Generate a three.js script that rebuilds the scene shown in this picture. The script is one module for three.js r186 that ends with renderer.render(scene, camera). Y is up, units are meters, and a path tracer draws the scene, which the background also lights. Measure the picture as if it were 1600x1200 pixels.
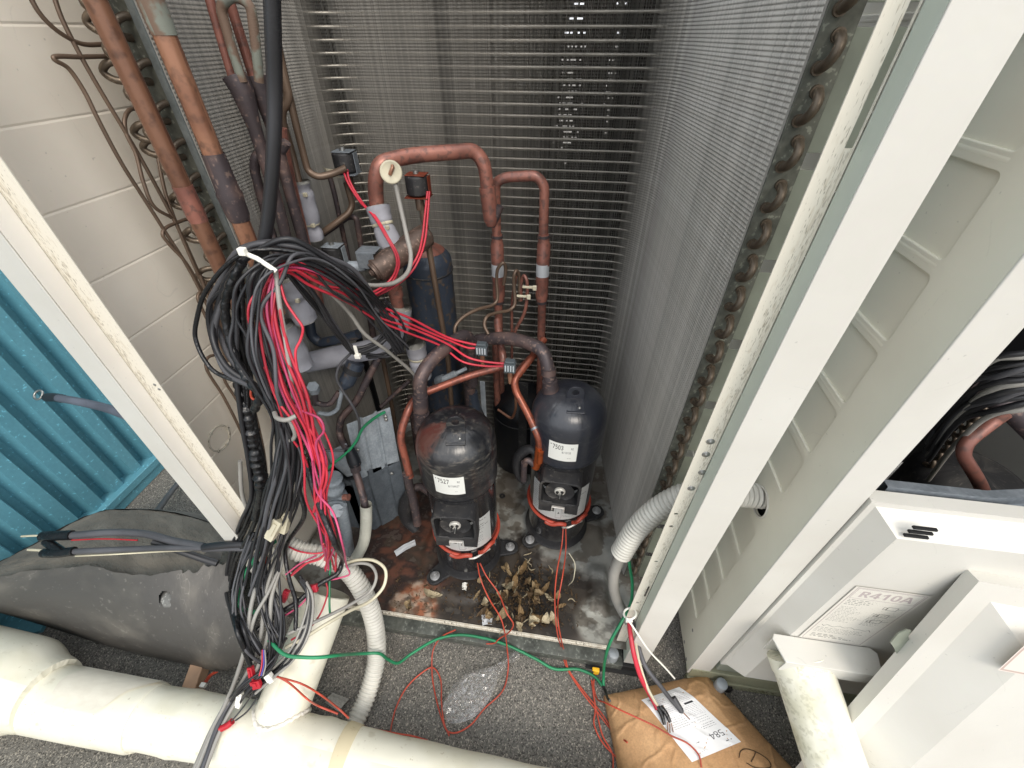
import * as THREE from 'three';
import { RoundedBoxGeometry } from 'three/addons/geometries/RoundedBoxGeometry.js';
import { mergeGeometries, toCreasedNormals } from 'three/addons/utils/BufferGeometryUtils.js';

// ------------------------------------------------------------------ camera, sky, sun, exposure
const scene = new THREE.Scene();
const EYE = new THREE.Vector3(0, 1.2, 0), FOCAL = 656.7, PITCH = 39.84 * Math.PI / 180, YAW = 8.2 * Math.PI / 180;
const camera = new THREE.PerspectiveCamera(84.83, 4 / 3, 0.02, 400);
camera.position.copy(EYE);
camera.rotation.set(-PITCH, YAW, 0, 'YXZ');
camera.updateMatrixWorld();
const renderer = new THREE.WebGLRenderer({ antialias: true });
renderer.toneMapping = THREE.LinearToneMapping;
renderer.toneMappingExposure = 1.75;
renderer.shadowMap.enabled = true;
{ // overcast sky: brighter towards the zenith, faintly blue
  const w = 64, h = 32, d = new Float32Array(w * h * 4);
  for (let y = 0; y < h; y++) for (let x = 0; x < w; x++) {
    const e = Math.max(0, Math.sin(((y + 0.5) / h - 0.5) * Math.PI)), b = 0.95 + 0.15 * e, o = (y * w + x) * 4;
    d[o] = b * 0.97; d[o + 1] = b; d[o + 2] = b * 1.045; d[o + 3] = 1;
  }
  const t = new THREE.DataTexture(d, w, h, THREE.RGBAFormat, THREE.FloatType);
  t.mapping = THREE.EquirectangularReflectionMapping; t.magFilter = THREE.LinearFilter; t.needsUpdate = true;
  scene.background = t; scene.environment = t;
}
const sun = new THREE.DirectionalLight(0xfff4e6, 1.05);
sun.position.set(2.3, 5.6, 4.2); sun.target.position.set(-0.1, 0.3, -0.5);
sun.castShadow = true; sun.shadow.radius = 45; sun.shadow.mapSize.set(2048, 2048);
Object.assign(sun.shadow.camera, { left: -2.5, right: 2.5, top: 2.5, bottom: -2.5, near: 0.5, far: 14 });
scene.add(sun, sun.target);

// ------------------------------------------------------------------ small helpers
function rng(a) { return () => { a = (a + 0x6d2b79f5) | 0; let t = Math.imul(a ^ (a >>> 15), 1 | a); t = (t + Math.imul(t ^ (t >>> 7), 61 | t)) ^ t; return ((t ^ (t >>> 14)) >>> 0) / 4294967296; }; }
const V = (x, y, z) => new THREE.Vector3(x, y, z);
const lerp = (a, b, t) => a + (b - a) * t, clamp = (x, a = 0, b = 1) => Math.min(b, Math.max(a, x)), sstep = (a, b, x) => { const t = clamp((x - a) / (b - a)); return t * t * (3 - 2 * t); };
// a measured sight line (photograph 1600 x 1200) met with a plane: axis 'x', 'y' or 'z' at a value in metres
function at(px, py, axis, value) {
  const d = V((px - 800) / FOCAL, -(py - 600) / FOCAL, -1).applyEuler(camera.rotation);
  return EYE.clone().addScaledVector(d, (value - EYE[axis]) / d[axis]);
}
// [px, py, k]: k below zero is the plane z = k, above zero the level y = k
const Q = ([px, py, k]) => (k < 0 ? at(px, py, 'z', k) : at(px, py, 'y', k));
const QS = (list) => list.map(Q);

// ------------------------------------------------------------------ scene tree
const used = new Map();
function numbered(name) { const n = used.get(name) ?? 0; used.set(name, n + 1); return n ? name + '_' + String(n).padStart(3, '0') : name; }
function dress(o, label, category, group) { o.userData.label = label; o.userData.category = category; if (group) o.userData.group = group; return o; }
function thing(name, label, category, [x, y, z] = [0, 0, 0], group) {
  const o = new THREE.Group(); o.name = numbered(name); o.position.set(x, y, z); scene.add(o);
  return dress(o, label, category, group);
}
const shadow = (m) => { m.castShadow = m.receiveShadow = true; return m; };
// geometry given in the scene's own metres; the mesh hangs under its parent
function part(name, geos, mat, parent, label) {
  const g = Array.isArray(geos) ? mergeGeometries(geos.map((x) => (x.index ? x.toNonIndexed() : x))) : geos;
  const m = shadow(new THREE.Mesh(g, mat)); m.name = name; parent.add(m);
  let p = parent; const off = V(0, 0, 0);
  while (p && p !== scene) { off.add(p.position); p = p.parent; }
  if (!parent.userData.local) m.geometry.translate(-off.x, -off.y, -off.z);
  if (label) m.userData.label = label;
  return m;
}
function single(name, geos, mat, label, category, group) {
  const g = Array.isArray(geos) ? mergeGeometries(geos.map((x) => (x.index ? x.toNonIndexed() : x))) : geos;
  g.computeBoundingBox(); const b = g.boundingBox, c = V((b.min.x + b.max.x) / 2, b.min.y, (b.min.z + b.max.z) / 2);
  g.translate(-c.x, -c.y, -c.z);
  const m = shadow(new THREE.Mesh(g, mat)); m.name = numbered(name); m.position.copy(c); scene.add(m);
  return dress(m, label, category, group);
}

// ------------------------------------------------------------------ geometry helpers (uv in metres)
function sweep(P, R, seg = 8, cap = true) {
  const n = P.length, T = P.map((p, i) => P[Math.min(n - 1, i + 1)].clone().sub(P[Math.max(0, i - 1)]).normalize());
  let N = Math.abs(T[0].y) < 0.9 ? V(0, 1, 0) : V(1, 0, 0); N.sub(T[0].clone().multiplyScalar(N.dot(T[0]))).normalize();
  const pos = [], nor = [], uv = [], idx = []; let len = 0;
  const L = [0]; for (let i = 1; i < n; i++) L.push(L[i - 1] + P[i].distanceTo(P[i - 1]));
  const rad = (i) => (typeof R === 'function' ? R(L[i] / L[n - 1], L[i]) : R), r0 = rad(n >> 1);
  for (let i = 0; i < n; i++) {
    N.sub(T[i].clone().multiplyScalar(N.dot(T[i]))).normalize();
    const B = T[i].clone().cross(N), r = rad(i), slope = i ? (r - rad(i - 1)) / Math.max(1e-5, L[i] - L[i - 1]) : 0;
    for (let j = 0; j <= seg; j++) {
      const a = j / seg * Math.PI * 2, d = N.clone().multiplyScalar(Math.cos(a)).addScaledVector(B, Math.sin(a));
      pos.push(P[i].x + d.x * r, P[i].y + d.y * r, P[i].z + d.z * r);
      const q = d.addScaledVector(T[i], -clamp(slope, -2, 2)).normalize(); nor.push(q.x, q.y, q.z);
      uv.push(j / seg * Math.PI * 2 * r0, L[i]);
      if (i && j) { const c = i * (seg + 1) + j; idx.push(c - seg - 2, c - seg - 1, c - 1, c - seg - 1, c, c - 1); }
    }
  }
  if (cap) for (const [i, s] of [[0, -1], [n - 1, 1]]) {
    const c = pos.length / 3; pos.push(P[i].x, P[i].y, P[i].z); nor.push(T[i].x * s, T[i].y * s, T[i].z * s); uv.push(0, L[i]);
    for (let j = 0; j <= seg; j++) {
      const k = i * (seg + 1) + j; pos.push(pos[k * 3], pos[k * 3 + 1], pos[k * 3 + 2]); nor.push(T[i].x * s, T[i].y * s, T[i].z * s); uv.push(r0 * Math.cos(j), L[i]);
      if (j) (s > 0 ? idx.push(c, c + j, c + j + 1) : idx.push(c, c + j + 1, c + j));
    }
  }
  const g = new THREE.BufferGeometry();
  g.setAttribute('position', new THREE.Float32BufferAttribute(pos, 3)); g.setAttribute('normal', new THREE.Float32BufferAttribute(nor, 3)); g.setAttribute('uv', new THREE.Float32BufferAttribute(uv, 2)); g.setIndex(idx);
  return g;
}
// corners of a polyline rounded like bent pipe
function bend(P, r, n = 6) {
  const out = [P[0].clone()];
  for (let i = 1; i < P.length - 1; i++) {
    const a = P[i - 1].clone().sub(P[i]), b = P[i + 1].clone().sub(P[i]), q = Math.min(r, a.length() * 0.48, b.length() * 0.48);
    const A = P[i].clone().addScaledVector(a.normalize(), q), B = P[i].clone().addScaledVector(b.normalize(), q);
    for (let k = 0; k <= n; k++) { const t = k / n; out.push(A.clone().multiplyScalar((1 - t) * (1 - t)).addScaledVector(P[i], 2 * t * (1 - t)).addScaledVector(B, t * t)); }
  }
  out.push(P[P.length - 1].clone());
  return out;
}
const smooth = (P, n) => new THREE.CatmullRomCurve3(P, false, 'centripetal').getPoints(n ?? P.length * 7);
const pipe = (list, r, br = 0.03, seg = 14) => sweep(bend(QS(list), br, 8), r, seg);
const wire = (list, r, seg = 6, n) => sweep(smooth(QS(list), n), r, seg);
// uv in metres by the way each face points
function boxUV(g0) {
  const g = g0.index ? g0.toNonIndexed() : g0; const p = g.attributes.position, nn = g.attributes.normal, uv = new Float32Array(p.count * 2), a = V(), b = V(), c = V();
  for (let i = 0; i < p.count; i += 3) {
    a.fromBufferAttribute(p, i); b.fromBufferAttribute(p, i + 1); c.fromBufferAttribute(p, i + 2);
    const f = b.clone().sub(a).cross(c.clone().sub(a)), x = Math.abs(f.x), y = Math.abs(f.y), z = Math.abs(f.z);
    [a, b, c].forEach((v, k) => { uv[(i + k) * 2] = y >= x && y >= z ? v.x : x >= z ? v.z : v.x; uv[(i + k) * 2 + 1] = y >= x && y >= z ? v.z : v.y; });
  }
  g.setAttribute('uv', new THREE.BufferAttribute(uv, 2));
  for (const k of Object.keys(g.attributes)) if (!['position', 'normal', 'uv'].includes(k)) g.deleteAttribute(k);
  return g;
}
function box(x0, x1, y0, y1, z0, z1, r = 0.0015) {
  const w = Math.abs(x1 - x0), h = Math.abs(y1 - y0), d = Math.abs(z1 - z0);
  const g = new RoundedBoxGeometry(w, h, d, 2, Math.min(r, w * 0.45, h * 0.45, d * 0.45));
  g.translate((x0 + x1) / 2, (y0 + y1) / 2, (z0 + z1) / 2);
  return boxUV(g);
}
function lathe(profile, seg = 40) { // uv: u round, v along, in metres
  const g = new THREE.LatheGeometry(profile.map(([r, y]) => new THREE.Vector2(r, y)), seg).toNonIndexed(), rm = Math.max(...profile.map((p) => p[0])), uv = g.attributes.uv, p = g.attributes.position;
  for (let i = 0; i < uv.count; i++) uv.setXY(i, uv.getX(i) * Math.PI * 2 * rm, p.getY(i) + Math.hypot(p.getX(i), p.getZ(i)) * 0.7);
  return g;
}
function tri(list) { // flat shaded faces: quads or triangles as lists of vectors
  const pos = [];
  for (const f of list) for (let k = 1; k < f.length - 1; k++) for (const v of [f[0], f[k], f[k + 1]]) pos.push(v.x, v.y, v.z);
  const g = new THREE.BufferGeometry(); g.setAttribute('position', new THREE.Float32BufferAttribute(pos, 3)); g.computeVertexNormals();
  return boxUV(g);
}
const aim = (g, from, to) => g.applyQuaternion(new THREE.Quaternion().setFromUnitVectors(V(0, 1, 0), to.clone().sub(from).normalize())).translate(from.x, from.y, from.z); // y axis laid along from -> to
const turned = (g, rx, ry, rz, p) => { g.rotateX(rx); g.rotateZ(rz); g.rotateY(ry); g.translate(p.x, p.y, p.z); return g; };
function extrude(pts, depth, bevel = 0.001, holes = []) {
  const s = new THREE.Shape(pts.map(([x, y]) => new THREE.Vector2(x, y)));
  for (const h of holes) s.holes.push(new THREE.Path(h.map(([x, y]) => new THREE.Vector2(x, y))));
  return boxUV(new THREE.ExtrudeGeometry(s, { depth, bevelEnabled: bevel > 0, bevelSize: bevel, bevelThickness: bevel, bevelSegments: 2, curveSegments: 10 }));
}
const ring = (cx, cy, r, n = 24) => Array.from({ length: n }, (_, i) => [cx + r * Math.cos(i / n * 2 * Math.PI), cy + r * Math.sin(i / n * 2 * Math.PI)]);

// ------------------------------------------------------------------ textures
const PERM = (() => { const r = rng(77), a = Array.from({ length: 256 }, (_, i) => i); for (let i = 255; i > 0; i--) { const j = Math.floor(r() * (i + 1)); [a[i], a[j]] = [a[j], a[i]]; } return a; })();
const hash = (x, y, s) => PERM[(PERM[(PERM[x & 255] + y) & 255] + s) & 255] / 255;
function vnoise(u, v, p, s) { // tiles over 0..1 with period p
  const x = u * p, y = v * p, x0 = Math.floor(x), y0 = Math.floor(y), fx = x - x0, fy = y - y0, a = fx * fx * (3 - 2 * fx), b = fy * fy * (3 - 2 * fy), w = (k) => ((k % p) + p) % p;
  return lerp(lerp(hash(w(x0), w(y0), s), hash(w(x0 + 1), w(y0), s), a), lerp(hash(w(x0), w(y0 + 1), s), hash(w(x0 + 1), w(y0 + 1), s), a), b);
}
function fbm(u, v, p, oct, s = 0) { let t = 0, a = 0.5, n = 0; for (let o = 0; o < oct; o++) { t += a * vnoise(u, v, p, s + o * 17); n += a; a *= 0.5; p *= 2; } return t / n; }
function noiseTex(size, metres, fn, color = true) {
  const d = new Uint8Array(size * size * 4);
  for (let y = 0; y < size; y++) for (let x = 0; x < size; x++) { const c = fn((x + 0.5) / size, (y + 0.5) / size), o = (y * size + x) * 4; d[o] = clamp(c[0], 0, 255); d[o + 1] = clamp(c[1], 0, 255); d[o + 2] = clamp(c[2], 0, 255); d[o + 3] = 255; }
  const t = new THREE.DataTexture(d, size, size); t.wrapS = t.wrapT = THREE.RepeatWrapping; t.magFilter = THREE.LinearFilter; t.minFilter = THREE.LinearMipmapLinearFilter; t.generateMipmaps = true;
  if (color) t.colorSpace = THREE.SRGBColorSpace;
  t.repeat.set(1 / metres, 1 / metres); t.needsUpdate = true; return t;
}
const grey = (v) => [v, v, v], mixc = (a, b, t) => a.map((x, i) => lerp(x, b[i], t));
const tMottle = noiseTex(256, 0.35, (u, v) => grey(255 * (0.72 + 0.3 * fbm(u, v, 6, 5, 3))));
const tDusty = noiseTex(512, 0.22, (u, v) => { const a = fbm(u, v, 5, 6, 9), b = fbm(u, v, 40, 3, 21); return grey(255 * (0.5 + 0.42 * a + 0.24 * (b - 0.5) + (b > 0.72 ? 0.22 : 0))); });
const tWhite = noiseTex(512, 0.5, (u, v) => { const a = fbm(u, v, 4, 5, 31), s = fbm(u, v, 90, 2, 41), k = (s > 0.93 ? 0.88 : 1) * (Math.abs(fbm(u, v, 3, 3, 47) - 0.5) < 0.0018 && fbm(u, v, 9, 2, 49) > 0.56 ? 0.97 : 1); return [252 * k * (0.93 + 0.08 * a), 252 * k * (0.92 + 0.09 * a), 250 * k * (0.9 + 0.1 * a)]; });
const tGrime = noiseTex(512, 0.16, (u, v) => { // pale paint with clusters of dark specks and short scuffs
  const a = fbm(u, v, 4, 5, 12), s = fbm(u, v, 64, 3, 15), l = fbm(u + 0.13 * a, v * 1, 24, 4, 19), k = sstep(0.6, 0.74, s) * sstep(0.5, 0.66, a);
  return mixc(mixc([246, 243, 236], [226, 219, 207], sstep(0.45, 0.8, l)), [112, 104, 90], clamp(k * 0.9));
});
const tFlange = noiseTex(512, 1, (u, v) => { // specks of dirt thickest along one side
  const a = fbm(u, v, 6, 5, 12), s = fbm(u * 0.34, v, 96, 3, 15), l = fbm(u * 0.3, v, 40, 4, 19), e = sstep(0.25, 1, u + 0.5 * (a - 0.5)), w = Math.sin(Math.PI * u * 0.94);
  const k = sstep(0.74 - 0.26 * e, 0.82 - 0.2 * e, s) * w;
  return mixc(mixc([246, 244, 238], [214, 205, 190], sstep(0.66 - 0.28 * e, 0.9 - 0.3 * e, l) * 0.5 * w), [104, 94, 80], k * 0.42);
});
const tCopper = noiseTex(512, 0.24, (u, v) => { const a = fbm(u, v, 4, 5, 51), b = fbm(u, v, 24, 4, 55); return mixc(mixc([186, 142, 116], [150, 110, 90], sstep(0.35, 0.7, a)), [104, 82, 72], sstep(0.5, 0.85, b) * 0.5); });
const tOxide = noiseTex(512, 0.2, (u, v) => { const a = fbm(u, v, 4, 5, 61), b = fbm(u, v, 28, 4, 65); return mixc(mixc([158, 106, 92], [124, 82, 72], sstep(0.3, 0.7, a)), [88, 70, 66], sstep(0.45, 0.8, b) * 0.6); });
const tDarkPipe = noiseTex(512, 0.2, (u, v) => { const a = fbm(u, v, 5, 5, 71), b = fbm(u, v, 30, 4, 75); return mixc(mixc([104, 86, 82], [74, 66, 68], sstep(0.35, 0.6, a)), [146, 122, 110], sstep(0.6, 0.8, b) * 0.7); });
const tVerdigris = noiseTex(256, 0.08, (u, v) => { const a = fbm(u, v, 5, 5, 81); return mixc([122, 126, 116], [112, 92, 78], sstep(0.36, 0.58, a)); });
const tConcrete = noiseTex(1024, 0.42, (u, v) => { const a = fbm(u, v, 3, 4, 91), s = fbm(u, v, 200, 2, 95), t = fbm(u, v, 170, 2, 99); const b = 90 + 30 * a; return mixc(mixc([b + 4, b + 1, b - 5], [186, 178, 164], sstep(0.56, 0.8, s) * 0.8), [38, 36, 33], sstep(0.56, 0.8, t) * 0.6); });
const bConcrete = noiseTex(1024, 0.42, (u, v) => grey(255 * (0.5 * fbm(u, v, 200, 2, 95) + 0.3 * fbm(u, v, 110, 2, 99) + 0.2 * fbm(u, v, 12, 3, 5))), false);
const bPeel = noiseTex(512, 0.12, (u, v) => grey(255 * fbm(u, v, 14, 4, 101)), false);
const bSoft = noiseTex(512, 0.5, (u, v) => grey(255 * fbm(u, v, 7, 5, 111)), false);
const tCream = noiseTex(512, 0.45, (u, v) => { const a = fbm(u, v, 4, 5, 121), b = fbm(u, v, 18, 5, 125), s = fbm(u, v, 100, 2, 129); return mixc(mixc([233, 229, 211], [221, 216, 194], sstep(0.4, 0.7, a)), [160, 146, 116], clamp(sstep(0.7, 0.85, b) * 0.25 + sstep(0.84, 0.92, s) * 0.4)); });
const tMould = noiseTex(512, 0.3, (u, v) => { const a = fbm(u, v, 4, 5, 131), b = fbm(u, v, 90, 3, 135); return mixc([230, 227, 208], [124, 122, 92], clamp(sstep(0.44, 0.66, a) * sstep(0.48, 0.62, b) * 0.85)); });
const tKraft = noiseTex(512, 0.3, (u, v) => { const a = fbm(u, v, 4, 5, 141), f = vnoise(u, v, 128, 143) * 0.5 + vnoise(v, u, 96, 147) * 0.5; return mixc([200, 160, 116], [180, 138, 96], a).map((x) => x * (0.92 + 0.14 * f)); });
const tBlack = noiseTex(512, 0.25, (u, v) => { const a = fbm(u, v, 4, 6, 151), b = fbm(u, v, 60, 3, 155); return mixc([34, 34, 36], [96, 92, 86], clamp(sstep(0.5, 0.75, a) * 0.55 + sstep(0.68, 0.8, b) * 0.5)); });
const tJacket = noiseTex(512, 0.5, (u, v) => { const a = fbm(u, v, 4, 6, 161), b = fbm(u, v, 50, 3, 165), c = Math.abs(fbm(u, v, 6, 4, 169) - 0.5) < 0.006 && a > 0.5 ? 1 : 0; return mixc(mixc([74, 72, 69], [106, 102, 95], sstep(0.38, 0.75, a)), [150, 146, 138], clamp(sstep(0.72, 0.85, b) * 0.35 + c * 0.25)); });
const tGalv = noiseTex(512, 0.18, (u, v) => { const a = fbm(u, v, 9, 4, 171), b = fbm(u, v, 40, 3, 175); return mixc([186, 190, 194], [142, 148, 152], a).map((x) => x * (0.9 + 0.2 * b)); });
const tBlueTank = noiseTex(512, 0.3, (u, v) => { const a = fbm(u, v, 4, 5, 181), b = fbm(u, v, 30, 4, 185); return mixc(mixc([44, 52, 64], [66, 74, 86], a), [104, 84, 66], sstep(0.58, 0.78, b) * 0.7); });
const tBlue = noiseTex(512, 0.4, (u, v) => { const a = fbm(u, v, 4, 5, 191), b = fbm(u, v, 60, 3, 195); return mixc([102, 158, 173], [84, 138, 154], a).map((x) => x * (0.96 + 0.08 * b) * (b > 0.78 ? 1.25 : 1)); });
const tFin = noiseTex(512, 0.42, (u, v) => { const a = fbm(u, v, 6, 5, 201), b = fbm(u, v, 60, 3, 205); return mixc([240, 238, 234], [214, 210, 203], clamp(0.5 * a + 0.6 * b)); });

const flangeMat = (x0, w, s) => { const t = tFlange.clone(); t.repeat.set(s / w, 1 / 0.45); t.offset.set(-x0 * s / w, 0); t.needsUpdate = true; return M(0xe4e0d6, 0.6, 0, t); };
// ------------------------------------------------------------------ materials
function M(color, roughness, metalness = 0, map, bump, bumpScale, extra = {}) {
  return new THREE.MeshPhysicalMaterial({ color, roughness, metalness, map: map ?? null, bumpMap: bump ?? null, bumpScale: bumpScale ?? 0, side: THREE.DoubleSide, ...extra });
}
const mat = {
  white: M(0xd8d6d2, 0.42, 0, tWhite, bPeel, 0.00012), flange: M(0xdcd8ce, 0.6, 0, tGrime), shadedWhite: M(0xc4ccc4, 0.45, 0, tWhite), panel: M(0xfdf4e8, 0.5, 0, tWhite, bPeel, 0.0001), ribbed: M(0xe6e5da, 0.5, 0, tWhite),
  guard: M(0x9fa595, 0.5, 0, tMottle), endplate: M(0x84867a, 0.7, 0.2, tDusty), galv: M(0xd0d4d8, 0.5, 0.55, tGalv), galvDull: M(0xdfe4e8, 0.55, 0.08, tGalv, bSoft, 0.001), steel: M(0xb8b8b4, 0.35, 0.8, tMottle),
  fin: M(0xffffff, 0.4, 0.2, tFin), tubeBright: M(0xc6c1b6, 0.36, 0.5, tMottle),
  copper: M(0xd8cec8, 0.34, 0.3, tCopper), oxide: M(0xffffff, 0.36, 0.25, tOxide), dark: M(0xffffff, 0.5, 0.35, tDarkPipe), verdigris: M(0xffffff, 0.7, 0.1, tVerdigris), brown: M(0x7c6858, 0.42, 0.35, tMottle), bendCu: M(0x8e7e6c, 0.45, 0.5, tDusty),
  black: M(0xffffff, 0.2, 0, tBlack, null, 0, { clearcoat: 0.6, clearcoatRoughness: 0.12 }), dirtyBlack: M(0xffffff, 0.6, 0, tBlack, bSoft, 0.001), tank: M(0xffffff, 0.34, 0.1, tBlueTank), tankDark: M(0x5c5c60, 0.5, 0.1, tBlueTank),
  cable: M(0x303033, 0.42, 0, tMottle), cableGrey: M(0xa6a39c, 0.5, 0, tMottle), cableDark: M(0x5a5a5e, 0.5, 0, tMottle), red: M(0xd83a4c, 0.4, 0, tMottle), pink: M(0xd4507a, 0.4, 0, tMottle), orange: M(0xd0553e, 0.45, 0, tMottle), green: M(0x2c9464, 0.42, 0, tMottle), cream: M(0xe4dcc0, 0.5, 0, tMottle), nylon: M(0xf0eee4, 0.4), yellow: M(0xeab420, 0.45), purple: M(0x4a4096, 0.45),
  tape: M(0x1c1c1e, 0.3, 0, tMottle, bPeel, 0.002), foam: M(0xb4b4bc, 0.75, 0, tMottle, bPeel, 0.0008), foamCut: M(0xe0ddd2, 0.8, 0, tDusty), conduit: M(0xe8e5da, 0.5, 0, tMottle), braid: M(0xd8d8ca, 0.6, 0, tMottle),
  duct: M(0xffffff, 0.5, 0, tCream, bSoft, 0.0025), mould: M(0xffffff, 0.6, 0, tMould, bSoft, 0.003), kraft: M(0xffffff, 0.7, 0, tKraft, bSoft, 0.004), jacket: M(0xffffff, 0.55, 0, tJacket, bSoft, 0.003), felt: M(0x7e786e, 0.9, 0, tMottle, bPeel, 0.003), blue: M(0xffffff, 0.4, 0, tBlue),
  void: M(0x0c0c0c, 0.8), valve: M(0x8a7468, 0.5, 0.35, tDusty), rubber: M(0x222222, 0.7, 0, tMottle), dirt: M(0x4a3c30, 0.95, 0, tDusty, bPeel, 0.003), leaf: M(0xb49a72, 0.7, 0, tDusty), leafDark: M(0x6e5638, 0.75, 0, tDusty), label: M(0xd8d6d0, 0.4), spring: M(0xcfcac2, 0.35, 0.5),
  band: M(0xc4503c, 0.42, 0, tMottle), plasticGrey: M(0x9aa0a4, 0.35), clear: M(0xffffff, 0.05, 0, null, null, 0, { transmission: 0.94, clearcoat: 1, clearcoatRoughness: 0.04, thickness: 0, ior: 1.7, specularIntensity: 1 }), dullRed: M(0xb0202c, 0.4),
};

// ------------------------------------------------------------------ setting
function structure(name, geos, m) { const o = single(name, geos, m); delete o.userData.label; delete o.userData.category; o.userData.kind = 'structure'; return o; }
{
  const g = new THREE.PlaneGeometry(160, 160, 8, 8); g.rotateX(-Math.PI / 2);
  const uv = g.attributes.uv, p = g.attributes.position; for (let i = 0; i < uv.count; i++) uv.setXY(i, p.getX(i), p.getZ(i));
  structure('ground', g, M(0xffffff, 0.9, 0, tConcrete, bConcrete, 0.003));
}

// ------------------------------------------------------------------ blue profiled wall on the far left
{
  const t = thing('profiled_metal_wall', 'blue profiled metal wall with upright ribs at the far left, behind the white post', 'metal wall', [-1.39, 0, -0.6]);
  part('base_rail', [box(-1.44, -1.365, 0.035, 0.062, -2.4, 0.6, 0.003), box(-1.44, -1.372, 0, 0.035, -2.4, 0.6, 0.003)], mat.blue, t);
  const pitch = 0.0725;
  const sheet = (z0) => { const a = -1.385, b = -1.415; return [[a, z0], [a, z0 + 0.03], [b, z0 + 0.042], [b, z0 + 0.0605], [a, z0 + pitch]]; };
  for (let k = 0; k < 33; k++) { // one rib and one trough each
    const pr = sheet(-1.8 + k * pitch - 0.02), f = [];
    for (let i = 0; i < 4; i++) f.push([V(pr[i][0], 0.06, pr[i][1]), V(pr[i + 1][0], 0.06, pr[i + 1][1]), V(pr[i + 1][0], 2.6, pr[i + 1][1]), V(pr[i][0], 2.6, pr[i][1])]);
    part('rib', tri(f), mat.blue, t);
  }
}

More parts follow.
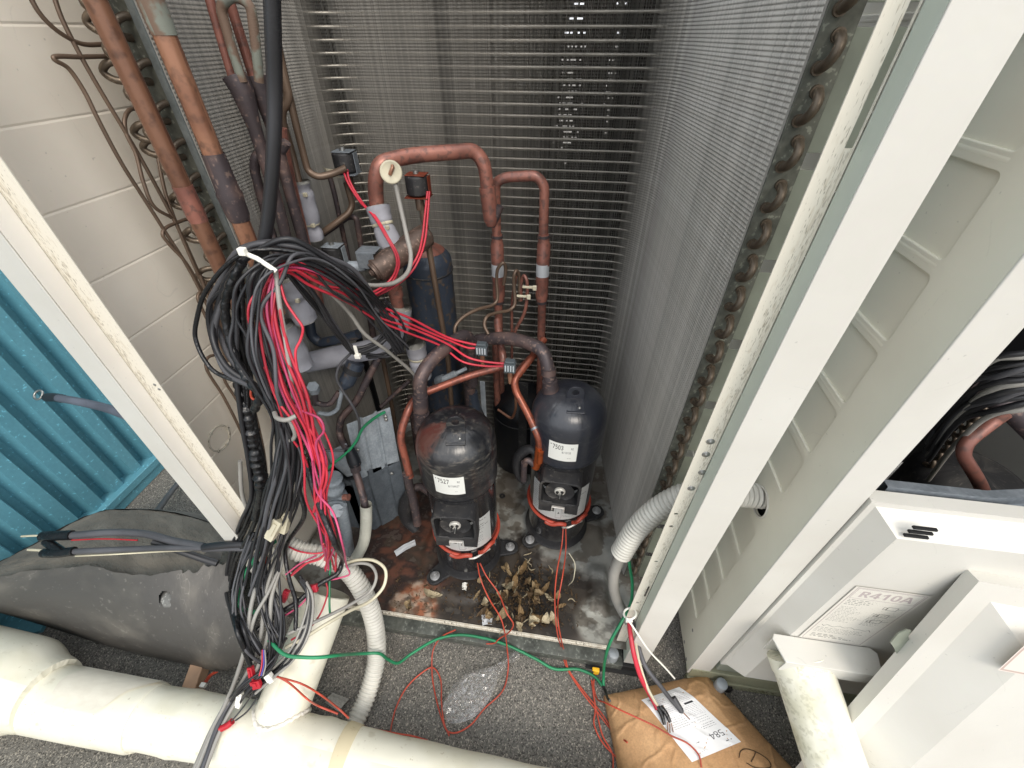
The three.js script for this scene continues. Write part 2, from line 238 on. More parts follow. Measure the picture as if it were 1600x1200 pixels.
// ------------------------------------------------------------------ the opened outdoor unit
const PAN = 0.09;
const unit = thing('outdoor_unit', 'opened outdoor unit in the middle, front off, finned coil and rusty base in view', 'air conditioner', [-0.2, 0, -0.75]);
{
  // posts: front face, side return, recessed flange
  const post = (s, x0, x1, x2, zf, zr) => {
    const g = part('post', [box(x0, x1, 0.045, 1.66, zf - 0.002, zf, 0.0008), box(Math.min(x0, x0 + s * 0.002), Math.max(x0, x0 + s * 0.002), 0.045, 1.66, -0.46, zf - 0.003, 0.0005)], mat.white, unit, s > 0 ? 'white left corner post' : 'white right corner post');
    part('side_return', [box(Math.min(x1, x1 - s * 0.002), Math.max(x1, x1 - s * 0.002), 0.047, 1.66, zr, zf - 0.0025, 0.0006)], s > 0 ? M(0xf0ece8, 0.42, 0, tWhite) : mat.shadedWhite, g);  // left return brightened for reflected light, right one tinted as shaded white
    return g;
  };
  const L = post(1, -0.671, -0.63, 0, -0.38, -0.407), R = post(-1, 0.265, 0.215, 0, -0.38, -0.408);
  part('grimy_flange', box(-0.632, -0.5995, 0.05, 1.66, -0.4095, -0.4075, 0.0005), flangeMat(-0.5995, 0.033, -1), L);
  { // right flange with screw holes and a slot
    const holes = [[0.62, 0.2015], [0.585, 0.2025], [0.47, 0.203], [0.3, 0.202]].map(([y, x]) => ring(x, y, 0.0035, 14));
    holes.push([[0.208, 0.33], [0.2125, 0.33], [0.2125, 0.375], [0.208, 0.375]], [[0.207, 1.13], [0.2135, 1.13], [0.2135, 1.4], [0.207, 1.4]]);
    const g = extrude([[0.1925, 0.05], [0.2145, 0.05], [0.2145, 1.66], [0.1925, 1.66]], 0.0016, 0, holes); g.translate(0, 0, -0.4105);
    part('grimy_flange', g, flangeMat(0.1925, 0.022, 1), R);
  }
  for (const [px, py, par] of [[1110, 690, R], [1103, 710, R], [1097, 738, R], [1080, 763, R], [250, 607, L], [243, 600, L]]) {
    const c = at(px, py, 'z', -0.409), h = new THREE.LatheGeometry([[0, 0.0025], [0.002, 0.0022], [0.0024, 0.0012], [0.0042, 0.001], [0.0055, 0]].map(([r, y]) => new THREE.Vector2(r, y)), 16); h.rotateX(Math.PI / 2); h.translate(c.x, c.y, -0.4088);
    part('screw', boxUV(h), mat.steel, par);
  }
  // left side panel seen from inside, with pressed grooves and a knockout
  const sp = part('side_panel', box(-0.6725, -0.6705, 0.05, 1.62, -1.13, -0.462, 0.0005), mat.panel, unit, 'beige left side panel with pressed grooves and a round knockout');
  { // inner skin: groove profile swept along z
    const f = [], X = -0.668, ys = [0.05]; for (let k = -5; k < 6; k++) ys.push(0.741 + k * 0.0935);
    let y = 0.05;
    for (const gy of ys.slice(1)) { for (const [a, b] of [[[X, y], [X, gy - 0.0025]], [[X, gy - 0.0025], [X - 0.0009, gy]], [[X - 0.0009, gy], [X, gy + 0.0025]]]) f.push([V(a[0], a[1], -1.13), V(a[0], a[1], -0.405), V(b[0], b[1], -0.405), V(b[0], b[1], -1.13)]); y = gy + 0.0025; }
    f.push([V(X, y, -1.13), V(X, y, -0.405), V(X, 1.62, -0.405), V(X, 1.62, -1.13)]);
    part('pressed_skin', tri(f), mat.panel, sp);
    const c = at(343, 685, 'x', -0.667), k = new THREE.TorusGeometry(0.026, 0.0018, 8, 40); k.rotateY(Math.PI / 2); k.translate(c.x, c.y, c.z);
    part('knockout_ring', boxUV(k), mat.flange, sp);
    for (const [dy, dz] of [[0.024, 0.01], [-0.02, 0.016], [0.004, -0.026], [-0.024, -0.006]]) { const q = box(c.x - 0.001, c.x + 0.0025, c.y + dy - 0.003, c.y + dy + 0.003, c.z + dz - 0.003, c.z + dz + 0.003, 0.001); part('knockout_tab', q, mat.flange, sp); }
    const c2 = at(398, 730, 'x', -0.667), n = new THREE.CylinderGeometry(0.009, 0.011, 0.012, 16); n.rotateZ(-Math.PI / 2); n.translate(c2.x + 0.006, c2.y, c2.z); part('plastic_clip', boxUV(n), mat.plasticGrey, sp);
  }
  for (const [a, b, c, d] of [[-0.67, 0.265, -1.14, -1.09], [-0.67, -0.62, -1.088, -0.47], [0.215, 0.265, -1.088, -0.47]]) part('top_rail', box(a, b, 1.661, 1.69, c, d), mat.white, unit); // the fan deck is off
  for (const [a, b] of [[-0.671, -0.63], [0.225, 0.265]]) part('back_post', box(a, b, 0.05, 1.66, -1.14, -1.13), mat.white, unit);
  // base pan: sheet with pressed pads, a turned down lip, a front rail with ledge
  const PW = 1024, cv = document.createElement('canvas'); cv.width = cv.height = PW;
  const id = new ImageData(PW, PW), X0 = -0.67, X1 = 0.27, Z0 = -1.14, Z1 = -0.38;
  const blob = (x, z, cx, cz, r, n) => clamp(1.25 - Math.hypot(x - cx, z - cz) / r * (0.6 + 0.9 * n));
  for (let j = 0; j < PW; j++) for (let i = 0; i < PW; i++) {
    const u = i / PW, v = j / PW, x = lerp(X0, X1, u), z = lerp(Z0, Z1, v), n = fbm(u, v, 6, 6, 301), m = fbm(u, v, 40, 4, 305), k = fbm(u, v, 12, 5, 309);
    let c = mixc([150, 150, 144], [116, 116, 111], n).map((q) => q * (0.9 + 0.25 * m));
    c = mixc(c, [84, 74, 64], sstep(0.45, 0.66, k) * 0.6);
    const rust = Math.max(blob(x, z, -0.36, -0.50, 0.2, n), blob(x, z, -0.40, -0.62, 0.18, n), blob(x, z, -0.28, -0.52, 0.15, k));
    c = mixc(c, mixc(mixc([98, 62, 48], [48, 36, 32], sstep(0.3, 0.7, m)), [34, 28, 26], sstep(0.5, 0.65, k) * 0.7), sstep(0.25, 0.6, rust));
    const pale = blob(x, z, -0.31, -0.415, 0.1, k * 0.6 + m * 0.5 + 0.1); c = mixc(c, mixc([168, 104, 72], [206, 178, 154], sstep(0.35, 0.65, m)), sstep(0.35, 0.6, pale + 0.5 * (m - 0.5)) * 0.8);
    const dk = Math.max(blob(x, z, -0.07, -0.46, 0.15, k), blob(x, z, 0.05, -0.48, 0.13, n), blob(x, z, -0.15, -0.43, 0.13, k), 0.9 * blob(x, z, -0.06, -0.58, 0.09, m)); c = mixc(c, mixc([52, 44, 36], [34, 30, 27], m), sstep(0.3, 0.62, dk) * 0.95);
    const cl = blob(x, z, 0.145, -0.44, 0.08, k * 0.5 + m * 0.5); c = mixc(c, mixc([158, 157, 148], [104, 102, 95], sstep(0.35, 0.65, m)), sstep(0.4, 0.7, cl + 0.4 * (m - 0.5)));
    c = mixc(c, [70, 62, 52], sstep(0.52, 0.62, fbm(u, v, 24, 5, 313)) * 0.55);
    if (m > 0.7) c = mixc(c, [190, 186, 176], 0.16);
    const o = (j * PW + i) * 4; id.data[o] = c[0]; id.data[o + 1] = c[1]; id.data[o + 2] = c[2]; id.data[o + 3] = 255;
  }
  cv.getContext('2d').putImageData(id, 0, 0);
  const tp = new THREE.CanvasTexture(cv); tp.colorSpace = THREE.SRGBColorSpace; tp.flipY = false;
  const panMat = M(0xffffff, 0.6, 0.05, tp, tp, 0.004);
  const NX = 180, NZ = 150, pos = [], uv = [], idx = [];
  const pads = [[-0.2, -0.575, 0.14], [0.03, -0.69, 0.14]], rib = (a, c, w) => sstep(w, w * 0.5, Math.abs(a - c));
  for (let j = 0; j <= NZ; j++) for (let i = 0; i <= NX; i++) {
    const x = lerp(X0 + 0.012, X1 - 0.012, i / NX), z = lerp(Z0 + 0.01, -0.392, j / NZ); let y = PAN;
    for (const [cx, cz, r] of pads) y = Math.max(y, PAN + 0.008 * sstep(r, r - 0.02, Math.hypot(x - cx, z - cz)));
    y += 0.014 * rib(x, 0.15, 0.03) * sstep(-0.6, -0.56, z) * sstep(-0.455, -0.48, z) + 0.006 * rib(x, -0.085, 0.03) * sstep(-0.62, -0.58, z) * sstep(-0.43, -0.46, z) + 0.004 * (fbm(i / NX, j / NZ, 14, 4, 321) - 0.5);
    y = lerp(y, PAN, sstep(-0.42, -0.4, z));
    pos.push(x, y, z); uv.push((x - X0) / (X1 - X0), (z - Z0) / (Z1 - Z0));
    if (i && j) { const c = j * (NX + 1) + i, n = NX + 1; idx.push(c - n - 1, c - 1, c - n, c - n, c - 1, c); }
  }
  const pg = new THREE.BufferGeometry(); pg.setAttribute('position', new THREE.Float32BufferAttribute(pos, 3)); pg.setAttribute('uv', new THREE.Float32BufferAttribute(uv, 2)); pg.setIndex(idx); pg.computeVertexNormals();
  const pan = part('base_pan', pg, panMat, unit, 'rust stained base pan strewn with dead leaves');
  part('pan_lip', [box(-0.657, 0.17, PAN - 0.022, PAN + 0.003, -0.394, -0.3925, 0.0005), box(-0.657, 0.17, PAN - 0.001, PAN + 0.003, -0.3922, -0.388, 0.001)], mat.flange, pan);
  for (const [px, py] of [[831, 901], [785, 775], [885, 910], [1, 1]].slice(0, 2)) { const c = at(px, py, 'y', PAN + 0.006), w = new THREE.TorusGeometry(0.006, 0.003, 8, 20); w.rotateX(Math.PI / 2); w.scale(1, 0.5, 1); w.translate(c.x, c.y, c.z); part('drain_hole', boxUV(w), mat.rubber, pan); }
  const rail = part('front_rail', [box(-0.66, 0.215, 0.028, 0.032, -0.41, -0.376, 0.001), box(-0.66, 0.215, 0.002, 0.028, -0.378, -0.3762, 0.0005), box(-0.66, 0.215, 0.03, 0.085, -0.412, -0.4095, 0.0005)], M(0x8c9088, 0.55, 0.25, tDusty), unit, 'dirty galvanised front rail under the pan');
  part('foot', [box(0.17, 0.262, 0.006, 0.03, -0.47, -0.3765, 0.002), box(0.13, 0.275, 0.0, 0.006, -0.48, -0.368, 0.001)], mat.rubber, rail);
  part('anchor_cap', [lathe([[0, 0.032], [0.011, 0.031], [0.0135, 0.026], [0.0135, 0.0]], 24).translate(0.19, 0.03, -0.392)], mat.plasticGrey, rail);
  part('back_rail', [box(-0.66, 0.26, 0.0, 0.085, -1.135, -1.1)], mat.rubber, unit);
}

// ------------------------------------------------------------------ heat exchanger: pleated fin block, bright tube rows, end plates, return bends
{
  const hx = new THREE.Group(); hx.name = 'heat_exchanger'; unit.add(hx);
  const arc = (p0, p1, p2, n) => { const a = []; for (let k = 0; k <= n; k++) { const t = k / n; a.push([(1 - t) * (1 - t) * p0[0] + 2 * t * (1 - t) * p1[0] + t * t * p2[0], (1 - t) * (1 - t) * p0[1] + 2 * t * (1 - t) * p1[1] + t * t * p2[1]]); } return a; };
  const seg = (a, b, n) => Array.from({ length: n + 1 }, (_, k) => [lerp(a[0], b[0], k / n), lerp(a[1], b[1], k / n)]);
  const leftPath = [...seg([-0.548, -0.612], [-0.56, -0.93], 12), ...arc([-0.56, -0.93], [-0.563, -1.03], [-0.46, -1.03], 12).slice(1)];
  const backPath = [...seg([-0.46, -1.03], [-0.1, -1.03], 12), ...seg([-0.1, -1.03], [0.09, -1.03], 64).slice(1)];
  backPath.push(...arc([0.09, -1.03], [0.158, -1.03], [0.171, -0.95], 14).slice(1, 9));
  const rightPath = [...arc([0.09, -1.03], [0.158, -1.03], [0.171, -0.95], 14).slice(8), ...seg([0.171, -0.95], [0.2165, -0.566], 24).slice(1)];
  const y0 = 0.9844 - 173 * 0.0205 / 4, y1 = 1.6, pitch = 0.0205 / 4, FIN = 0.0022, DEEP = 0.02;
  const whole = [...leftPath, ...backPath.slice(1), ...rightPath.slice(1)], U = [0];
  for (let i = 1; i < whole.length; i++) U.push(U[i - 1] + Math.hypot(whole[i][0] - whole[i - 1][0], whole[i][1] - whole[i - 1][1]));
  const along = (s) => { let i = 1; while (i < whole.length - 1 && U[i] < s) i++; const a = whole[i - 1], b = whole[i], t = (s - U[i - 1]) / (U[i] - U[i - 1]), q = whole[Math.max(0, i - 2)], w = whole[Math.min(whole.length - 1, i + 1)]; const dx = w[0] - q[0], dz = w[1] - q[1], l = Math.hypot(dx, dz); return { x: lerp(a[0], b[0], t), z: lerp(a[1], b[1], t), nx: -dz / l, nz: dx / l }; };
  // one upright fin: front edge pressed into small waves, the plate running back between the tubes
  const rh = rng(5), finGeo = (() => {
    const pos = [], uv = [], nor = [], idx = []; let r = 0;
    for (let k = 0; y0 + k * pitch < y1; k++) for (const [f, w] of [[0, 0], [0.3, 0.8], [0.5, 1], [0.7, 0.8]]) {
      const y = y0 + (k + f) * pitch; for (const [x, z, u, n] of [[-DEEP, 0, 0, 0], [w * 0.0018, 0, DEEP, 0], [w * 0.0018, 0, DEEP, 1], [w * 0.0018 - 0.0011 * w, -0.00005 - 0.0006 * w * w, DEEP + 0.001, 1]]) { pos.push(x, y, z); uv.push(u, y); n ? nor.push(0.5, 0, -0.866) : nor.push(0, 0, 1); }
      if (r) { const c = r * 4; idx.push(c - 4, c - 3, c, c - 3, c + 1, c, c - 2, c - 1, c + 2, c - 1, c + 3, c + 2); } r++;
    }
    const g = new THREE.BufferGeometry(); g.setAttribute('position', new THREE.Float32BufferAttribute(pos, 3)); g.setAttribute('normal', new THREE.Float32BufferAttribute(nor, 3)); g.setAttribute('uv', new THREE.Float32BufferAttribute(uv, 2)); g.setIndex(idx); return g;
  })();
  const total = U[U.length - 1], nf = Math.floor(total / FIN), fins = new THREE.InstancedMesh(finGeo, mat.fin, nf), mm = new THREE.Matrix4(), col = new THREE.Color();
  for (let k = 0; k < nf; k++) {
    const s = (k + 0.5) * FIN, p = along(s), lean = (rh() - 0.5) * 0.1 + 0.25 * Math.max(0, fbm(s / total, 0.3, 40, 3, 341) - 0.68), push = (rh() - 0.5) * 0.0006;
    mm.makeRotationY(Math.atan2(-p.nz, p.nx) + lean).setPosition(p.x + p.nx * push, 0, p.z + p.nz * push); fins.setMatrixAt(k, mm);
    const run = sstep(0.5, 0.72, fbm(s / total, 0.7, 26, 4, 345)), d = lerp(0.6, 0.42, run) + 0.2 * (rh() - 0.5); fins.setColorAt(k, col.setRGB(d, d * 0.99, d * 0.965)); // dirt runs down whole fins
  }
  fins.name = 'fin_block'; fins.userData.kind = 'stuff'; fins.userData.label = 'hundreds of thin upright aluminium fins'; fins.castShadow = fins.receiveShadow = true; fins.position.set(0.2, 0, 0.75); hx.add(fins);
  // backing of the second row, its colour darkened as shade, with the gaps that let daylight through
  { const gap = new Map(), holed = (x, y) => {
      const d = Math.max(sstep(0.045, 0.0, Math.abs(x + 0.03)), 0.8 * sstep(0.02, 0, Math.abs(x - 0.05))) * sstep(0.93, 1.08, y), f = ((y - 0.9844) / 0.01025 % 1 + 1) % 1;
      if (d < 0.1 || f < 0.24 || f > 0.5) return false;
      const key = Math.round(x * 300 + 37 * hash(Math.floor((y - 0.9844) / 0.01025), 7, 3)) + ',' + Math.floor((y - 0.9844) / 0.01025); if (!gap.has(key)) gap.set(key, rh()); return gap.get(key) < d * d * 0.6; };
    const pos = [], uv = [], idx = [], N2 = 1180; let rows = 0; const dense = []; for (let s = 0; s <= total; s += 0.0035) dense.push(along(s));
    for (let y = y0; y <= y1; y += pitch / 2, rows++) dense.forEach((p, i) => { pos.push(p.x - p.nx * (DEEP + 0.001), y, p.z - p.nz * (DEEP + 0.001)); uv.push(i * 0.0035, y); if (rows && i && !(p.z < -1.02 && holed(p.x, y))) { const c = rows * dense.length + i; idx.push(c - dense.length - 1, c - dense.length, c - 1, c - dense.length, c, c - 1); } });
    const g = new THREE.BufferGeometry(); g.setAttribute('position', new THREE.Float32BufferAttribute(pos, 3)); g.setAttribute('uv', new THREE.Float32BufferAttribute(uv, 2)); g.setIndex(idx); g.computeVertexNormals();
    part('shaded_rear_fins', g, M(0x47443f, 0.6, 0.1, tFin), hx); }  // dark colour paints the deep shade seen between the fins
  for (let k = -42; k < 16; k++) { // tubes threading the fins
    const y = 0.9844 + 0.0205 * k; if (y < y0 + 0.01) continue;
    const P = []; for (let i = 0; i < whole.length; i += (whole[i][1] === -1.03 && whole[Math.min(i + 3, whole.length - 1)][1] === -1.03 ? 3 : 1)) { const p = along(U[i] + 1e-5); P.push(V(p.x - p.nx * 0.0062, y, p.z - p.nz * 0.0062)); }
    part('tube', sweep(P, 0.003, 6, false), mat.tubeBright, hx);
  }
  // right end plate and its return bends
  const ep = part('end_plate', box(0.2175, 0.2495, y0, 1.6, -0.568, -0.564, 0.0006), mat.endplate, hx, 'dark olive end plate with return bends');
  for (let k = 0; k < 27; k++) {
    const y = 1.32 - k * 0.0447, A = V(0.2275, y - 0.0128, -0.563), B = V(0.2345, y + 0.0128, -0.563);
    const P = []; for (let j = 0; j <= 10; j++) { const t = j / 10 * Math.PI; P.push(V(lerp(A.x, B.x, 0.5 - 0.5 * Math.cos(t)) , lerp(A.y, B.y, 0.5 - 0.5 * Math.cos(t)), -0.563 + 0.019 * Math.sin(t))); }
    part('return_bend', [sweep(P, 0.005, 10, false), sweep([A.clone().add(V(0, 0, -0.003)), A.clone().add(V(0, 0, 0.003))], 0.0064, 12), sweep([B.clone().add(V(0, 0, -0.003)), B.clone().add(V(0, 0, 0.003))], 0.0064, 12)], mat.bendCu, hx);
  }
  for (let k = 0; k < 11; k++) { // painted guard strip in lengths with gaps
    const y = 1.205 + 0.26 - 0.13 * k; if (y < 0.15) break;
    part('guard_segment', [box(0.2615, 0.31, y - 0.112, y, -0.5935, -0.592, 0.0008), box(0.2613, 0.2629, y - 0.112, y, -0.616, -0.5945, 0.0005)], mat.guard, hx);
    part('guard_bar', [box(0.2665, 0.269, y - 0.13, y, -0.63, -0.612, 0.0006)], mat.white, hx);
  }
  // left end plate and bends
  part('end_plate', box(-0.605, -0.559, y0, 1.6, -0.614, -0.611, 0.0006), mat.endplate, hx, 'dark end plate beside the copper pipes');
  part('edge_strip', box(-0.5588, -0.549, y0, 1.6, -0.614, -0.6095, 0.0006), M(0xa4a8a4, 0.6, 0.05, tGalv), hx, 'pale grey edge strip between the copper pipes');
  for (let k = 0; k < 26; k++) {
    const y = 1.34 - k * 0.0447;
    for (const [x, sl] of [[-0.567, 0.008], [-0.592, -0.008]]) {
      const P = []; for (let j = 0; j <= 8; j++) { const t = j / 8 * Math.PI, c = Math.cos(t); P.push(V(x + sl * c * 0.6, y + 0.0105 * c + (x < -0.58 ? 0.02 : 0), -0.609 + 0.022 * Math.sin(t))); }
      part('return_bend', sweep(P, 0.0046, 9, false), mat.bendCu, hx);
    }
  }
  const hp = [[150, 35], [175, 112], [222, 207], [236, 231], [278, 315], [300, 368], [320, 430], [330, 455]];
  for (const [px, py] of hp) { // long hairpins standing out towards the side panel
    const c = at(px, py, 'x', -0.618), P = [V(c.x + 0.03, c.y + 0.009, c.z - 0.022), V(c.x, c.y + 0.009, c.z), V(c.x - 0.009, c.y, c.z + 0.004), V(c.x, c.y - 0.009, c.z), V(c.x + 0.03, c.y - 0.009, c.z - 0.022)];
    part('hairpin', sweep(smooth(P, 20), 0.0046, 9), mat.bendCu, hx);
  }
}

// ------------------------------------------------------------------ prints
function print(w, h, draw) { const c = document.createElement('canvas'); c.width = w; c.height = h; const g = c.getContext('2d'); draw(g, w, h); const t = new THREE.CanvasTexture(c); t.colorSpace = THREE.SRGBColorSpace; t.magFilter = THREE.LinearFilter; return t; }
const printMat = (t, r = 0.45, extra = {}) => new THREE.MeshPhysicalMaterial({ map: t, roughness: r, side: THREE.DoubleSide, ...extra });
// a sheet through a point function of (u, v), uv 0..1
function sheet(fn, nu, nv) {
  const pos = [], uv = [], idx = [];
  for (let j = 0; j <= nv; j++) for (let i = 0; i <= nu; i++) { const p = fn(i / nu, j / nv); pos.push(p.x, p.y, p.z); uv.push(i / nu, j / nv); if (i && j) { const c = j * (nu + 1) + i; idx.push(c - nu - 2, c - nu - 1, c - 1, c - nu - 1, c, c - 1); } }
  const g = new THREE.BufferGeometry(); g.setAttribute('position', new THREE.Float32BufferAttribute(pos, 3)); g.setAttribute('uv', new THREE.Float32BufferAttribute(uv, 2)); g.setIndex(idx); g.computeVertexNormals(); return g;
}
const scaleUV = (g, su, sv) => { const u = g.attributes.uv; for (let i = 0; i < u.count; i++) u.setXY(i, u.getX(i) * su, u.getY(i) * sv); return g; };
const smallLines = (g, x, y, w, n, dy, col, r, s = 5) => { g.fillStyle = col; for (let k = 0; k < n; k++) { let q = x; const end = x + w * (0.45 + 0.55 * r()); while (q < end) { const l = s * (0.6 + 2.2 * r()); g.fillRect(q, y + k * dy, Math.min(l, end - q), s * 0.55); q += l + s * (0.4 + r()); } } };

// ------------------------------------------------------------------ neighbouring unit on the right
const next = thing('outdoor_unit', 'neighbouring white outdoor unit on the right, ribbed side panel and open dark upper front', 'air conditioner', [0.83, 0, -0.75]);
{
  const X = 0.362;
  const cells = [], yk = (k) => 1.117 - 0.0953 * k;
  const rr = (a, b, c, d, r) => { const o = []; for (const [cx, cy, s] of [[b - r, d - r, 0], [a + r, d - r, 1], [a + r, c + r, 2], [b - r, c + r, 3]]) for (let k = 0; k <= 4; k++) { const t = (s + k / 4) * Math.PI / 2; o.push([cx + r * Math.cos(t), cy + r * Math.sin(t)]); } return o; };
  const hc = at(1189, 784, 'x', X), hole = ring(hc.z, hc.y, 0.026, 30);
  for (let k = -5; k < 11; k++) { const top = yk(k) - 0.0085, bot = yk(k + 1) + 0.0055; if (bot < 0.1) break; cells.push(rr(-1.12, Math.abs((top + bot) / 2 - hc.y) < 0.075 ? hc.z - 0.036 : -0.448, bot, top, 0.008)); }
  const outline = [[-1.14, 0.05], [-0.384, 0.05], [-0.384, 1.62], [-1.14, 1.62]];
  const toX = (g, x) => { g.rotateY(-Math.PI / 2); g.translate(x, 0, 0); return g; }; // (z, y) shape to the x plane
  const skin = extrude(outline, 0.0022, 0.0012, [...cells, hole]); toX(skin, X + 0.0025);
  const sp = part('side_panel', skin, mat.ribbed, next, 'ribbed left side panel with green moss near the ground');
  const rec = extrude([[-1.139, 0.06], [-0.4, 0.06], [-0.4, 1.61], [-1.139, 1.61]], 0.0008, 0, [hole]); toX(rec, X + 0.0042);
  part('recessed_skin', rec, mat.ribbed, sp);
  for (let k = -5; k < 11; k++) { const y = yk(k); if (y < 0.12) break; const e = Math.abs(y - hc.y) < 0.07 ? hc.z - 0.032 : -0.446; part('rib', sweep([V(X + 0.0015, y, e), V(X + 0.001, y, e - 0.006), V(X + 0.001, y, -1.13)], (t, l) => (l < 0.001 ? 0.003 : 0.0052), 10).scale(0.45, 1, 1).translate((X + 0.0014) * 0.55, 0, 0), mat.ribbed, sp); }
  const gr = new THREE.TorusGeometry(0.0265, 0.0022, 8, 36); gr.rotateY(Math.PI / 2); gr.translate(hc.x - 0.001, hc.y, hc.z); part('cable_port_rim', boxUV(gr), mat.conduit, sp);
  part('post', [box(0.3605, 0.405, 0.045, 1.66, -0.383, -0.38, 0.0015)], mat.white, next, 'white front corner post');
  part('post_return', [box(0.4035, 0.405, 0.047, 1.66, -0.42, -0.3835, 0.0005)], mat.shadedWhite, next);  // return carries its side shade as a grey-green tint
  for (const [px, py] of [[1083, 985], [1070, 1003], [1073, 1030]]) { const c = at(px, py, 'x', X), s = new THREE.SphereGeometry(0.0042, 12, 8); s.scale(0.5, 1, 1); s.translate(X - 0.0005, c.y, c.z); part('screw', boxUV(s), mat.steel, next); }
  part('casing', [box(0.366, 1.29, 1.62, 1.66, -1.14, -0.385), box(1.28, 1.29, 0.05, 1.62, -1.14, -0.38), box(0.37, 1.28, 0.05, 1.62, -1.145, -1.141)], mat.white, next);
  part('shade_lining', [box(0.372, 0.374, 0.06, 1.61, -1.13, -0.43), box(0.376, 1.27, 0.06, 1.61, -1.13, -1.126)], mat.void, next, 'black lining painted as the shade inside the casing');  // near-black sheets added so the open casing reads as shaded
  part('base_frame', [box(0.365, 1.29, 0.03, 0.075, -0.40, -0.378, 0.002), box(0.365, 1.29, 0.002, 0.03, -0.385, -0.374, 0.002)], M(0xa8aa9c, 0.6, 0.1, tMould), next, 'grubby base frame');
  part('foot', box(0.40, 0.47, 0.0, 0.02, -0.4, -0.366, 0.002), mat.rubber, next);
  part('anchor_cap', lathe([[0, 0.03], [0.011, 0.029], [0.0125, 0.025], [0.0125, 0]], 22).translate(0.43, 0.04, -0.362), mat.plasticGrey, next);
  // galvanised ledge across the opening and what shows behind it in the dark
  const e0 = at(1380, 749, 'z', -0.412), e1 = at(1532, 774, 'z', -0.412), e2 = at(1660, 764, 'z', -0.425); e1.y = e0.y; e2.y = e0.y; e1.z = -0.412; e2.z = -0.43;
  const ledge = (dy, dz) => [e0, e1, e2].map((p) => V(p.x, p.y + dy, p.z + dz));
  const strip = (a, b) => [0, 1].map((i) => [a[i], a[i + 1], b[i + 1], b[i]]);
  part('ledge', tri([...strip(ledge(0, 0), ledge(0, 0.012)), ...strip(ledge(0, 0.012), ledge(-0.014, 0.013)), ...strip(ledge(-0.014, 0.013), ledge(-0.014, 0.024)), ...strip(ledge(-0.014, 0.024), ledge(-0.05, 0.025)), ...strip(ledge(0, 0), ledge(-0.05, -0.001))]), mat.galv, next, 'bent galvanised ledge');
  part('compressor_dome', (() => { const c = at(1525, 735, 'z', -0.6); return lathe([[0, 0.03], [0.05, 0.026], [0.08, 0.012], [0.09, -0.02], [0.09, -0.4]], 32).translate(c.x + 0.01, c.y - 0.03, c.z); })(), mat.dirtyBlack, next);
  part('copper_pipe', pipe([[1570, 645, -0.5], [1556, 655, -0.5], [1497, 700, -0.48], [1530, 752, -0.47], [1545, 790, -0.47]], 0.0085, 0.03), mat.oxide, next);
  part('suction_pipe', pipe([[1640, 700, -0.5], [1570, 630, -0.52], [1520, 610, -0.55]], 0.014, 0.03), mat.dark, next);
  for (let k = 0; k < 9; k++) part('return_bend', (() => { const c = at(1450 + k * 11, 718 - k * 12, 'z', -0.62), P = []; for (let j = 0; j <= 8; j++) { const t = j / 8 * Math.PI; P.push(V(c.x, c.y + 0.01 * Math.cos(t), c.z + 0.014 * Math.sin(t))); } return sweep(P, 0.0042, 8, false); })(), mat.bendCu, next);
  const r = rng(88);
  for (let k = 0; k < 12; k++) { const y = 545 + k * 8 + r() * 4; part('cable', wire([[1660, y - 20 + r() * 20, -0.44], [1600, y + r() * 8, -0.44], [1560, y + 4 + r() * 12, -0.45], [1500, y + 30 + r() * 30, -0.5], [1450, y + 90 + r() * 30, -0.55]], 0.0026 + r() * 0.002), k % 5 === 1 ? mat.cableGrey : k % 5 === 3 ? mat.cableDark : mat.cable, next); }
}
